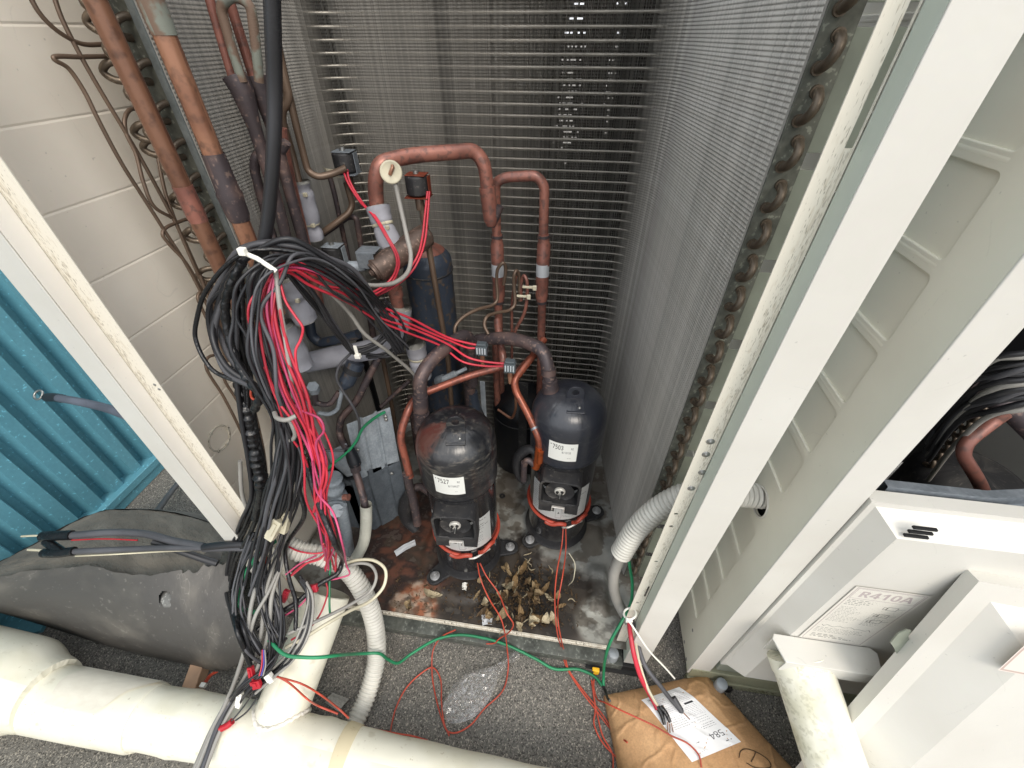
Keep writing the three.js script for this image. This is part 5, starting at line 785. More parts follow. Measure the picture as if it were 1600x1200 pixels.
// ribbed grey bracket plates and service valve
{
  const z = -0.6, quad = (tl, tr, br, bl, ribs, deep) => sheet((u, v) => { const a = Q([...tl, z]).lerp(Q([...tr, z]), u), b = Q([...bl, z]).lerp(Q([...br, z]), u), p = b.lerp(a, v); let h = 0; for (const r of ribs) h = Math.max(h, sstep(0.05, 0.02, Math.abs(u - r))); p.z += deep * h - 0.004; return p; }, 70, 8);
  const t = thing('ribbed_bracket', 'grey ribbed sheet metal bracket at the lower left of the compartment', 'bracket', Q([590, 790, -0.6]).toArray());
  part('upper_plate', scaleUV(quad([540, 665], [608, 638], [623, 722], [560, 752], [0.32, 0.67], -0.006), 0.2, 0.2), mat.galvDull, t);
  part('side_wing', scaleUV(quad([511, 708], [540, 694], [560, 752], [528, 755], [], 0), 0.1, 0.1), mat.galvDull, t);
  part('lower_plate', scaleUV(quad([532, 750], [624, 722], [638, 800], [566, 840], [0.4, 0.75], -0.005), 0.2, 0.2), M(0x8c9298, 0.6, 0.25, tGalv), t);
  part('front_wing', scaleUV(quad([515, 725], [548, 752], [575, 845], [520, 850], [], 0), 0.1, 0.1), M(0x989ea4, 0.6, 0.25, tGalv), t);
  for (const [x, y] of [[602, 651], [603, 656], [532, 716], [559, 703], [612, 740]]) part('bolt', new THREE.SphereGeometry(0.0045, 10, 8).scale(1, 1, 0.6).translate(...at(x, y, 'z', z + 0.003).toArray()), mat.steel, t);
  const s = thing('service_valve', 'grey corroded service valve with a hexagon cap beside the bracket', 'valve', Q([525, 800, -0.52]).toArray());
  const A = at(527, 776, 'z', -0.55), B = at(525, 800, 'z', -0.52), dz = B.clone().sub(A).normalize();
  part('body', sweep(smooth(QS([[518, 745, -0.56], [522, 762, -0.555], [528, 780, -0.55], [526, 792, -0.53]]), 20), (u) => 0.0215 + 0.003 * Math.sin(u * 20), 20), mat.galvDull, s);
  const hex = boxUV(new THREE.CylinderGeometry(0.0165, 0.018, 0.026, 8)); part('hex_cap', aim(hex, at(526, 798, 'z', -0.52), EYE), mat.galvDull, s);
  part('lower_pipe', pipe([[533, 790, -0.53], [541, 830, -0.515], [545, 858, -0.51]], 0.0135, 0.02, 18), mat.galvDull, s); part('lower_nut', sweep(QS([[541, 838, -0.514], [545, 862, -0.51]]), 0.0155, 6), mat.galvDull, s);
  part('brass_plug', sweep(QS([[537, 777, -0.53], [545, 777, -0.53]]), 0.008, 12), mat.oxide, s);
  const e = thing('pipe_union', 'dark nut and union on the slim pipe before the bracket', 'fitting', Q([552, 720, -0.57]).toArray());
  part('union_body', sweep(QS([[545, 700, -0.585], [552, 718, -0.575], [555, 726, -0.572]]), (u) => (u < 0.3 ? 0.011 : 0.0145), 12), mat.tankDark, e); part('union_nut', sweep(QS([[554, 722, -0.572], [556, 734, -0.57]]), 0.0135, 6), mat.dark, e);
  single('braided_sleeve', (() => { const P = smooth(QS([[572, 788, -0.53], [572, 820, -0.515], [568, 848, -0.50], [556, 872, -0.48], [545, 888, -0.46]]), 120); return sweep(P, (u) => 0.0135 + 0.0006 * Math.sin(u * 400), 20, false); })(), mat.braid, 'pale braided sleeve over the slim pipe, curving to the rusty pan', 'hose');
}

// ------------------------------------------------------------------ capillaries along the left side
{
  const C = [
    ['thin capillary tube entering at the top left edge and curving into the coil', [[40, -20], [60, 18], [82, 42], [108, 60], [130, 69], [168, 69]]],
    ['long thin capillary tube running straight down before the beige panel', [[80, -20], [95, 25], [120, 76], [150, 130], [195, 205], [228, 262], [262, 325], [292, 385], [320, 450], [350, 525], [375, 590]]],
    ['thin capillary tube with a sharp elbow in front of the beige panel', [[176, 88], [125, 89], [84, 90], [86, 94], [106, 106], [130, 140], [155, 190], [190, 255], [225, 310], [258, 362], [292, 415], [325, 480], [350, 545]]],
    ['thin capillary tube looping up in a narrow ring and back down', [[268, 340], [240, 322], [224, 285], [212, 240], [197, 208], [195, 186], [204, 171], [220, 173], [238, 192], [246, 240], [258, 300], [274, 345], [296, 398], [330, 475], [365, 560]]],
    ['short thin capillary hook beside the copper header, middle left', [[300, 340], [276, 348], [258, 357], [254, 366], [263, 380], [290, 410], [320, 462]]],
    ['thin capillary hairpin below the hook, half way down the panel', [[326, 452], [314, 455], [309, 464], [315, 481], [336, 523], [356, 565]]],
    ['lowest long capillary hairpin ending by the plastic clip', [[345, 556], [334, 555], [324, 560], [322, 573], [350, 621], [378, 677], [396, 722]]],
    ['small capillary hairpin just above the lowest long one', [[368, 580], [356, 578], [349, 583], [351, 594], [371, 627], [385, 655]]],
  ];
  for (const [l, p] of C) single('capillary_tube', sweep(smooth(X(p, -0.615), p.length * 9), 0.0026, 9), mat.brown, l, 'pipe');
  const r = rng(61); for (let k = 0; k < 3; k++) single('capillary_tube', sweep(smooth(X([[310 + k * 7, 430 + k * 9], [335 + k * 7, 500 + k * 6], [362 + k * 6, 570 + k * 4], [385 + k * 5, 640], [402 + k * 4, 720], [410 + k * 3, 790]].map(([a, b]) => [a + r() * 5, b]), -0.6), 50), 0.0028, 8), mat.brown, ['leftmost', 'middle', 'rightmost'][k] + ' of three brown capillary tubes running down behind the black cables', 'pipe', 'capillaries behind the cable harness');
}

// ------------------------------------------------------------------ cable harness on the left: every cable a mesh of its own
const harness = thing('cable_harness', 'big tangled bundle of black, red and grey cables hanging down the open unit', 'cable bundle', [-0.45, 0.2, -0.3]);
const hr = rng(2024);
function bundle(name, ctrl, n, mats, r0, r1, loose = 0.004, trim = 0) {
  for (let k = 0; k < n; k++) {
    const a = hr() * Math.PI * 2, q = Math.sqrt(hr()), c = ctrl.slice(trim && hr() < 0.5 ? 1 : 0, trim && hr() < 0.5 ? ctrl.length - 1 : ctrl.length);
    let tw = hr() * 6; const P = c.map(([x, y, z, s], i) => { tw += 0.35 * (hr() - 0.5); const p = Q([x, y, z]); const sp = s ?? 0.012, A = a + tw * 0.4 + i * 0.25; return p.add(V(Math.cos(A) * q * sp + (hr() - 0.5) * loose, (hr() - 0.5) * loose * 1.5, Math.sin(A) * q * sp + (hr() - 0.5) * loose)); });
    part(name, sweep(smooth(P, P.length * 8), lerp(r0, r1, hr()), 7), mats[Math.floor(hr() * mats.length)], harness);
  }
}
const K = [mat.cable, mat.cable, mat.cableDark, mat.cable];
// big outer loops swinging out to the left
bundle('black_cable', [[594, 480, -0.62, 0.014], [548, 432, -0.58, 0.016], [500, 398, -0.55, 0.016], [442, 383, -0.52, 0.014], [385, 398, -0.5, 0.014], [345, 438, -0.49, 0.022], [330, 490, -0.48, 0.024], [326, 528, -0.47, 0.022], [350, 570, -0.45, 0.016], [398, 608, -0.43, 0.01], [430, 635, -0.415, 0.012], [440, 700, -0.4, 0.016], [428, 780, -0.375, 0.018], [412, 850, -0.35, 0.018]], 5, [mat.cable, mat.tape, mat.cableDark], 0.0032, 0.0046, 0.012);
// inner black strands over the arch and down through the tie
bundle('black_cable', [[628, 545, -0.66, 0.012], [590, 492, -0.62, 0.014], [540, 443, -0.57, 0.015], [490, 411, -0.54, 0.014], [440, 408, -0.5, 0.016], [406, 436, -0.47, 0.022], [396, 485, -0.45, 0.024], [402, 540, -0.43, 0.024], [420, 600, -0.415, 0.02], [441, 655, -0.405, 0.011], [446, 700, -0.4, 0.02], [434, 780, -0.375, 0.026], [418, 850, -0.35, 0.026], [405, 915, 0.36, 0.026]], 12, K, 0.0018, 0.003, 0.013);
bundle('black_cable', [[441, 655, -0.405, 0.008], [462, 700, -0.4, 0.02], [455, 770, -0.385, 0.024], [432, 840, -0.36, 0.02], [418, 900, 0.36, 0.022], [432, 960, 0.31, 0.02], [438, 1000, 0.29, 0.018], [424, 1040, 0.235, 0.014], [396, 1068, 0.215, 0.012], [372, 1092, 0.160, 0.01]], 10, K, 0.0016, 0.0028, 0.016);
bundle('black_cable', [[458, 425, -0.56, 0.012], [488, 462, -0.57, 0.012], [516, 500, -0.59, 0.012], [540, 530, -0.61, 0.01], [556, 548, -0.62, 0.007], [588, 540, -0.64, 0.008], [612, 520, -0.66, 0.014]], 6, K, 0.0026, 0.0038, 0.006);
bundle('black_cable', [[598, 470, -0.64, 0.014], [622, 500, -0.66, 0.014], [630, 530, -0.67, 0.012], [610, 552, -0.66, 0.01], [575, 553, -0.63, 0.01]], 6, K, 0.0018, 0.0026, 0.008);
// left hand drop of sleeved cables, looping past the jacket
bundle('sleeved_cable', [[372, 430, -0.5, 0.008], [372, 500, -0.48, 0.01], [379, 580, -0.46, 0.012], [390, 660, -0.435, 0.012], [400, 720, -0.42, 0.014], [404, 770, -0.405, 0.014], [388, 820, -0.39, 0.014], [366, 870, -0.37, 0.012], [358, 920, -0.34, 0.014], [372, 980, 0.33, 0.014], [392, 1030, 0.250, 0.012]], 6, [mat.cable, mat.tape], 0.0032, 0.0048, 0.006);
{ // crinkled taped loom
  const P = smooth(QS([[372, 560, -0.475], [378, 610, -0.455], [388, 650, -0.44], [396, 690, -0.428], [402, 725, -0.415], [408, 752, -0.405], [407, 775, -0.4], [400, 810, -0.39]]), 90), nr = rng(9);
  let q = 0; part('taped_loom', sweep(P, (u) => { q = 0.0105 + 0.0022 * Math.sin(u * 71) * Math.sin(u * 23) + 0.0012 * Math.sin(u * 160); return u > 0.72 ? 0.0088 : q; }, 16), mat.tape, harness, 'crinkled black taped loom');
  part('taped_loom', sweep(smooth(QS([[398, 640, -0.42], [405, 615, -0.42], [384, 590, -0.44], [362, 540, -0.46], [352, 480, -0.475], [362, 440, -0.48], [378, 410, -0.49]]), 60), (u) => 0.0062 + 0.0008 * Math.sin(u * 90), 12), mat.tape, harness);
}
// red pairs to the two plugs
for (const [i, e] of [[[702, 528, -0.7], [735, 537, -0.715], [752, 540, -0.72]], [[702, 532, -0.7], [735, 544, -0.715], [756, 541, -0.72]], [[700, 538, -0.69], [735, 560, -0.695], [790, 568, -0.7], [796, 567, -0.7]], [[690, 541, -0.69], [725, 566, -0.695], [785, 572, -0.7], [800, 567, -0.7]]].entries()) {
  const o = (i - 1.5) * 9, n = () => (hr() - 0.5) * 12, P = QS([[490, 800, -0.36], [505 + n(), 745 + o, -0.385], [490 + n(), 690, -0.40], [466 + o + n(), 620, -0.42], [436 + o + n(), 545, -0.44], [424 + o, 480 + n(), -0.46], [430 + o * 0.5, 432, -0.49], [450, 416 + o * 0.7, -0.51], [484, 430 + o + n(), -0.54], [540, 456 + o + n(), -0.58], [590, 485 + o + n(), -0.62], [640, 507 + o + n() * 0.6, -0.66], ...e]);
  part('red_wire', sweep(smooth(P, 130), 0.0024, 7), mat.red, harness);
}
bundle('red_wire', [[560, 455, -0.6, 0.014], [510, 432, -0.56, 0.016], [462, 416, -0.52, 0.012], [430, 428, -0.49, 0.012], [416, 470, -0.465, 0.018], [420, 530, -0.445, 0.02], [446, 600, -0.425, 0.018], [474, 660, -0.41, 0.018], [495, 720, -0.395, 0.02], [500, 780, -0.375, 0.018], [510, 840, -0.35, 0.012], [512, 885, 0.34, 0.012]], 8, [mat.red, mat.red, mat.pink], 0.0016, 0.0021, 0.014);
for (const [p, m] of [
  [[[434, 425, -0.49], [446, 470, -0.47], [462, 495, -0.46], [473, 512, -0.455], [470, 530, -0.45], [462, 548, -0.44], [466, 585, -0.43], [478, 640, -0.42], [492, 700, -0.4], [505, 760, -0.38], [510, 830, -0.35], [522, 890, 0.31]], mat.red],
  [[[425, 440, -0.48], [418, 500, -0.46], [424, 560, -0.44], [440, 610, -0.425], [470, 640, -0.415], [500, 655, -0.405], [506, 672, -0.4], [494, 692, -0.395], [500, 730, -0.385], [502, 800, -0.36]], mat.pink],
  [[[393, 600, -0.43], [394, 622, -0.43], [420, 632, -0.42], [426, 660, -0.41], [440, 700, -0.4]], mat.orange],
  [[[488, 720, -0.385], [496, 770, -0.37], [520, 800, -0.36], [535, 850, -0.33], [542, 885, 0.32], [546, 897, 0.31], [530, 903, 0.31], [498, 912, 0.31], [470, 945, 0.3], [440, 965, 0.29]], mat.pink],
  [[[505, 850, -0.34], [525, 880, 0.32], [524, 897, 0.31], [510, 905, 0.3], [512, 925, 0.285], [500, 960, 0.27], [480, 985, 0.265], [455, 1000, 0.26]], mat.red],
  [[[440, 848, 0.37], [470, 862, 0.37], [500, 864, 0.36], [520, 855, 0.36]], mat.red],
  [[[455, 900, 0.36], [480, 880, 0.36], [505, 868, 0.36], [512, 850, 0.37]], mat.red], [[[448, 905, 0.35], [475, 882, 0.36], [502, 872, 0.36], [516, 846, 0.37]], mat.red], [[[446, 898, 0.36], [470, 880, 0.365], [495, 868, 0.36]], mat.pink],
  [[[430, 1055, 0.220], [450, 1066, 0.215], [480, 1092, 0.145], [500, 1104, 0.19], [528, 1115, 0.17]], mat.orange], [[[432, 1057, 0.220], [470, 1068, 0.215], [500, 1085, 0.155], [530, 1108, 0.19], [545, 1122, 0.17]], mat.orange],
]) part('red_wire', sweep(smooth(QS(p), 90), 0.0019, 7), m, harness);
for (const p of [ // pairs from the two solenoids
  [[536, 262, -0.815], [541, 280, -0.8], [560, 312, -0.78], [584, 338, -0.74], [602, 368, -0.715], [618, 398, -0.705], [620, 415, -0.7], [611, 436, -0.69], [588, 454, -0.66], [560, 462, -0.62]],
  [[542, 262, -0.815], [546, 282, -0.8], [566, 316, -0.78], [588, 340, -0.74], [606, 370, -0.715], [622, 400, -0.705], [623, 418, -0.7], [613, 440, -0.69], [590, 458, -0.66], [565, 466, -0.62]],
  [[668, 299, -0.79], [664, 335, -0.77], [660, 370, -0.75], [654, 396, -0.735], [640, 420, -0.715], [618, 442, -0.7], [592, 458, -0.67], [570, 463, -0.63]],
  [[671, 299, -0.79], [668, 340, -0.77], [664, 376, -0.75], [656, 402, -0.735], [642, 426, -0.715], [616, 448, -0.7], [588, 462, -0.67], [560, 468, -0.63]],
]) part('red_wire', sweep(smooth(QS(p), 80), 0.0021, 7), mat.red, harness);
// grey and pale cables
for (const [p, r] of [
  [[[430, 418, -0.49], [436, 470, -0.465], [446, 530, -0.445], [455, 590, -0.43], [460, 650, -0.42], [462, 690, -0.41]], 0.0034],
  [[[500, 448, -0.56], [520, 462, -0.57], [548, 492, -0.6], [570, 522, -0.62], [602, 546, -0.64], [640, 578, -0.67], [662, 602, -0.69], [676, 610, -0.7]], 0.0036],
  [[[408, 450, -0.47], [412, 520, -0.45], [422, 600, -0.43], [440, 655, -0.41]], 0.0026],
  [[[446, 820, 0.4], [428, 880, 0.37], [415, 930, 0.34], [408, 990, 0.29], [392, 1040, 0.230], [362, 1092, 0.160], [335, 1140, 0.145], [305, 1210, 0.137]], 0.0042],
  [[[450, 830, 0.4], [440, 880, 0.37], [425, 930, 0.34], [420, 985, 0.3], [404, 1040, 0.235], [372, 1090, 0.165], [345, 1140, 0.145], [318, 1210, 0.137]], 0.004],
  [[[404, 900, 0.37], [392, 950, 0.33], [386, 1000, 0.295], [372, 1050, 0.230], [352, 1100, 0.160], [328, 1145, 0.145], [300, 1210, 0.137]], 0.0042],
  [[[440, 880, 0.37], [418, 928, 0.35], [400, 960, 0.33], [392, 990, 0.3], [398, 1030, 0.240]], 0.0034],
  [[[375, 720, -0.405], [378, 770, -0.39], [396, 815, 0.4]], 0.0034],
  [[[452, 655, -0.4], [458, 668, -0.395], [461, 680, -0.395], [454, 688, -0.395], [448, 684, -0.395]], 0.0034],
]) part('grey_cable', sweep(smooth(QS(p), 80), r, 8), mat.cableGrey, harness);
part('grey_cable', wire([[540, 880, 0.3], [560, 875, 0.3], [585, 876, 0.29], [602, 890, 0.27], [600, 915, 0.25], [580, 938, 0.24], [545, 955, 0.26], [505, 978, 0.27], [470, 1000, 0.27], [446, 1012, 0.265]], 0.0036, 8, 90), mat.cream, harness, 'pale cable looping out over the conduit');
part('grey_cable', wire([[540, 886, 0.3], [562, 880, 0.3], [580, 884, 0.29], [588, 900, 0.28], [580, 922, 0.26], [550, 943, 0.27], [500, 968, 0.28], [450, 990, 0.28]], 0.0034, 8, 90), mat.cableGrey, harness);
// black strands at the foot, running on over the thick pipe
bundle('black_cable', [[405, 880, 0.38, 0.016], [428, 940, 0.32, 0.016], [440, 990, 0.28, 0.014], [420, 1030, 0.230, 0.012], [390, 1060, 0.215, 0.012], [362, 1095, 0.157, 0.009], [338, 1140, 0.145, 0.007], [312, 1210, 0.139, 0.006]], 4, [mat.cable, mat.cableDark], 0.0026, 0.0036, 0.004);
bundle('black_cable', [[400, 840, 0.42, 0.02], [380, 890, 0.37, 0.018], [372, 950, 0.33, 0.016], [392, 1010, 0.29, 0.016], [420, 1030, 0.235, 0.014], [440, 1000, 0.275, 0.012]], 7, K, 0.0018, 0.003, 0.01);
bundle('black_cable', [[470, 905, 0.34, 0.012], [482, 930, 0.31, 0.012], [476, 980, 0.28, 0.012], [456, 1020, 0.265, 0.014], [430, 1050, 0.220, 0.012], [400, 1075, 0.210, 0.01]], 7, [mat.cable, mat.cable, mat.cableGrey], 0.0019, 0.0032, 0.008);
part('taped_cable', wire([[478, 720, -0.4], [492, 770, -0.375], [508, 812, -0.355], [524, 850, -0.335], [534, 880, 0.33], [528, 895, 0.32], [500, 912, 0.315], [462, 942, 0.3], [425, 966, 0.29], [402, 985, 0.285]], 0.0052, 10, 90), mat.tape, harness, 'shiny taped cable hooked at its end');
part('taped_cable', wire([[470, 690, -0.4], [466, 760, -0.385], [476, 800, -0.37], [446, 862, 0.39], [452, 905, 0.35], [462, 940, 0.31], [462, 985, 0.28]], 0.0042, 9, 80), mat.tape, harness);
// green leads
part('green_wire', wire([[430, 845, 0.41], [408, 862, 0.395], [386, 892, 0.36], [372, 920, 0.34], [372, 940, 0.325], [384, 954, 0.31], [402, 957, 0.305]], 0.0048, 9, 60), mat.green, harness);
part('green_wire', wire([[420, 1000, 0.29], [446, 1023, 0.285], [475, 1027, 0.28], [500, 1027, 0.272], [525, 1024, 0.245], [548, 1022, 0.17], [570, 1021, 0.12], [592, 1021, 0.105], [606, 1030, 0.06], [622, 1036, 0.03], [642, 1022, 0.02], [682, 999, 0.04], [716, 992, 0.045], [752, 996, 0.045], [790, 1007, 0.042], [838, 1030, 0.02], [866, 1045, 0.008], [905, 1046, 0.008], [930, 1058, 0.008], [941, 1072, 0.01]], 0.0034, 8, 170), mat.green, harness, 'long green wire lying across the ground');
part('green_wire', wire([[512, 850, -0.35], [516, 880, 0.335], [515, 915, 0.30], [515, 948, 0.275], [516, 962, 0.272]], 0.0022, 7, 40), mat.green, harness);
single('green_wire', wire([[497, 745, -0.54], [520, 725, -0.56], [543, 706, -0.575], [556, 690, -0.58], [568, 668, -0.585], [590, 650, -0.59], [601, 644, -0.592]], 0.0032, 8, 60), mat.green, 'green earth wire screwed to the grey ribbed bracket', 'wire');
single('thin_black_cable', wire([[548, 552, -0.62], [530, 572, -0.61], [526, 590, -0.6], [535, 610, -0.6], [552, 636, -0.6], [561, 660, -0.6], [558, 690, -0.59], [540, 703, -0.58], [505, 704, -0.56]], 0.0028, 8, 70), mat.cableDark, 'thin black cable curving down past the flare cap to the bracket', 'cable');
// ties, plugs and sleeves on the harness
part('white_zip_tie', sweep(QS([[376, 393, -0.475], [402, 404, -0.475], [432, 424, -0.475]]), 0.0034, 6), mat.nylon, harness); { const p = at(379, 393, 'z', -0.472); part('tie_head', box(p.x - 0.005, p.x + 0.005, p.y - 0.005, p.y + 0.005, p.z - 0.004, p.z + 0.004), mat.nylon, harness); }
part('grey_wire_tie', sweep(smooth(QS([[429, 645, -0.395], [433, 653, -0.385], [448, 656, -0.382], [462, 650, -0.39]]), 24), 0.0035, 8), mat.cableGrey, harness);
{ const p = at(557, 548, 'z', -0.605); part('zip_tie', [box(p.x - 0.004, p.x + 0.003, p.y - 0.01, p.y + 0.012, p.z - 0.001, p.z + 0.002), box(p.x - 0.005, p.x + 0.006, p.y - 0.016, p.y - 0.007, p.z - 0.003, p.z + 0.006)], mat.nylon, harness); }
const plug = (x, y, k, w, h, d, turn, m, name = 'plug') => { const c = Q([x, y, k]), g = mergeGeometries([box(-w / 2, w / 2, -h / 2, h / 2, -d / 2, d / 2, 0.001), box(-w / 2 + 0.001, w / 2 - 0.001, -h / 2 - 0.004, -h / 2, -d / 2 + 0.001, d / 2 - 0.001, 0.0006), box(-w * 0.2, w * 0.2, -h * 0.3, h * 0.35, d / 2, d / 2 + 0.0022, 0.0006)]); g.rotateZ(turn); g.rotateX(-0.6); g.translate(c.x, c.y, c.z); part(name, g, m, harness); };
plug(429, 826, 0.520, 0.017, 0.038, 0.012, -0.45, mat.cream); plug(446, 815, 0.520, 0.014, 0.036, 0.012, -0.2, mat.cream);
part('cream_stub', wire([[447, 802, 0.53], [449, 790, 0.54], [450, 780, 0.545]], 0.0022, 7, 12), mat.cream, harness);
plug(374, 1092, 0.175, 0.011, 0.03, 0.008, -0.15, mat.nylon); plug(421, 1058, 0.227, 0.013, 0.014, 0.01, 0.7, mat.nylon); plug(400, 1068, 0.223, 0.02, 0.012, 0.008, 0.4, mat.dullRed, 'red_sleeve'); plug(393, 1052, 0.230, 0.01, 0.028, 0.009, 0.2, mat.dullRed, 'red_sleeve');
plug(489, 918, 0.315, 0.02, 0.012, 0.008, 0.3, mat.red, 'red_sleeve'); plug(446, 930, 0.300, 0.012, 0.024, 0.008, -0.3, mat.red, 'red_sleeve');
part('red_sleeve', sweep(smooth(QS([[363, 1127, 0.153], [356, 1133, 0.149], [346, 1138, 0.146], [342, 1140, 0.146]]), 14), (u) => (u > 0.9 ? 0.0035 : 0.0062), 10), mat.dullRed, harness, 'red end sleeve on the thick pipe');
part('black_cable', wire([[396, 1082, 0.215], [380, 1105, 0.163], [366, 1122, 0.155], [360, 1128, 0.154]], 0.0016, 6, 24), mat.cable, harness); part('black_cable', wire([[402, 1090, 0.175], [386, 1112, 0.161], [368, 1126, 0.155]], 0.0016, 6, 24), mat.cable, harness);
for (let k = 0; k < 3; k++) part('coloured_core', wire([[410 + k * 2, 1015, 0.29], [409 + k * 3, 1040, 0.27], [405 + k * 3, 1056, 0.262]], 0.0014, 6, 16), [mat.red, mat.purple, mat.cableGrey][k], harness);
for (let k = 0; k < 4; k++) part('coloured_core', wire([[417 + k * 2, 848, 0.42], [412 + k * 2, 862, 0.41], [408 + k * 2, 880, 0.395]], 0.0014, 6, 16), [mat.yellow, mat.orange, mat.cream, mat.orange][k], harness);

// ------------------------------------------------------------------ ribbed conduits
function conduit(name, label, list, r, pitch, m) {
  const C = new THREE.CatmullRomCurve3(list, false, 'centripetal'), L = C.getLength(), n = Math.round(L / pitch), P = C.getSpacedPoints(n * 6);
  const t = thing(name, label, 'conduit', list[0].toArray());
  part('ribbed_tube', sweep(P, (u) => r * (1 - 0.15 * Math.pow(0.5 - 0.5 * Math.cos(u * n * 2 * Math.PI), 1.6)) , 22, false), m, t);
  part('inner_wall', sweep(P.filter((_, i) => i % 6 === 0), r * 0.84, 16, false), mat.cableGrey, t);
  return t;
}
conduit('ribbed_conduit', 'white ribbed conduit curving from the cable bundle down to the ground', QS([[440, 848, 0.36], [470, 862, 0.345], [500, 868, 0.33], [540, 888, 0.28], [570, 930, 0.21], [586, 980, 0.125], [588, 1030, 0.065], [574, 1085, 0.03], [552, 1135, 0.024]]), 0.0215, 0.009, mat.conduit);
conduit('ribbed_conduit', 'pale ribbed conduit leading from the pan through the right post to the next unit', [...QS([[971, 863, -0.462], [998, 822, -0.47], [1040, 788, -0.475], [1085, 770, -0.478]]), V(0.33, 0.585, -0.49), V(0.39, 0.58, -0.495), V(0.45, 0.57, -0.5)], 0.022, 0.0085, mat.conduit);
{
  const t = thing('power_cable', 'grey cable leaving the right conduit and splitting into red and black cores over the parcel', 'cable', Q([985, 970, -0.4]).toArray());
  part('outer_sheath', wire([[976, 850, -0.462], [968, 872, -0.462], [959, 898, -0.455], [960, 925, -0.445], [970, 950, -0.43], [984, 972, -0.405]], 0.0115, 14, 50), mat.cableGrey, t);
  part('red_core', wire([[983, 968, -0.404], [985, 990, -0.39], [990, 1020, -0.36], [1002, 1060, 0.12], [1018, 1090, 0.085], [1027, 1108, 0.078]], 0.0052, 10, 50), mat.red, t);
  part('cream_core', wire([[986, 970, -0.404], [992, 1000, -0.385], [999, 1035, -0.355], [1012, 1075, 0.105], [1028, 1104, 0.08]], 0.0034, 9, 50), mat.cream, t);
  part('black_core', wire([[987, 970, -0.404], [996, 1005, -0.385], [1008, 1040, -0.35], [1032, 1072, 0.11], [1050, 1095, 0.085], [1066, 1112, 0.077]], 0.0048, 10, 50), mat.cableDark, t);
  part('shrink_sleeve', sweep(smooth(QS([[1052, 1090, 0.088], [1058, 1100, 0.082], [1064, 1110, 0.077], [1067, 1113, 0.076]]), 16), (u) => (u > 0.9 ? 0.0035 : 0.0062), 10), mat.cableDark, t);
  for (const [a, b] of [[[1027, 1104, 0.08], [1038, 1132, 0.073]], [[1032, 1104, 0.081], [1047, 1128, 0.073]]]) part('shrink_sleeve', sweep(smooth(QS([a, [(a[0] + b[0]) / 2 + 2, (a[1] + b[1]) / 2, 0.078], b]), 12), (u) => 0.0056 - 0.002 * u, 9), mat.tape, t);
  for (const [x, y] of [[1043, 1142], [1047, 1145], [1052, 1144], [1078, 1124]]) part('bare_strand', sweep(QS([[lerp(x, 1044, 0.4) , y - 14, 0.074], [x, y, 0.0705]].map((p, i) => (x > 1070 && !i ? [1068, 1114, 0.076] : p))), 0.0011, 6), mat.copper, t);
  const z = Q([985, 968, -0.39]); part('zip_tie', (() => { const g = new THREE.TorusGeometry(0.013, 0.0022, 8, 24); g.rotateX(1.3); g.rotateZ(0.4); g.translate(z.x, z.y, z.z - 0.012); return boxUV(g); })(), mat.nylon, t);
  part('tie_tail', wire([[979, 966, -0.388], [986, 975, -0.38], [1012, 1014, 0.2], [1040, 1044, 0.13], [1054, 1060, 0.09]], 0.002, 6, 30), mat.nylon, t); part('tie_head', box(z.x - 0.01, z.x + 0.004, z.y - 0.004, z.y + 0.005, z.z - 0.001, z.z + 0.006), mat.nylon, t);
  single('green_wire', wire([[980, 858, -0.465], [984, 885, -0.46], [988, 915, -0.452], [985, 945, -0.43], [972, 970, -0.40], [955, 1000, -0.372], [945, 1032, -0.362], [943, 1058, 0.02], [943, 1071, 0.008]], 0.0034, 8, 80), mat.green, 'green wire dropping from the right conduit to the ground by the anchor cap', 'wire');
  single('black_splice', sweep(smooth(QS([[942, 1071, 0.008], [946, 1080, 0.012], [950, 1092, 0.05], [953, 1095, 0.06]]), 14), 0.003, 8), mat.cable, 'short black splice at the corner of the paper parcel', 'cable');
  const y = at(931, 1049, 'y', 0.02), yt = thing('terminal', 'small yellow wire terminal on the ground below the anchor cap', 'terminal', [y.x, 0, y.z]);
  part('sleeve', [box(y.x - 0.006, y.x + 0.007, 0.014, 0.034, y.z - 0.005, y.z + 0.005, 0.002), box(y.x - 0.01, y.x + 0.004, 0.028, 0.036, y.z - 0.004, y.z + 0.004, 0.002)], mat.yellow, yt); part('lead', sweep([V(y.x, 0.004, y.z + 0.004), V(y.x, 0.016, y.z)], 0.0022, 7), mat.orange, yt);
}
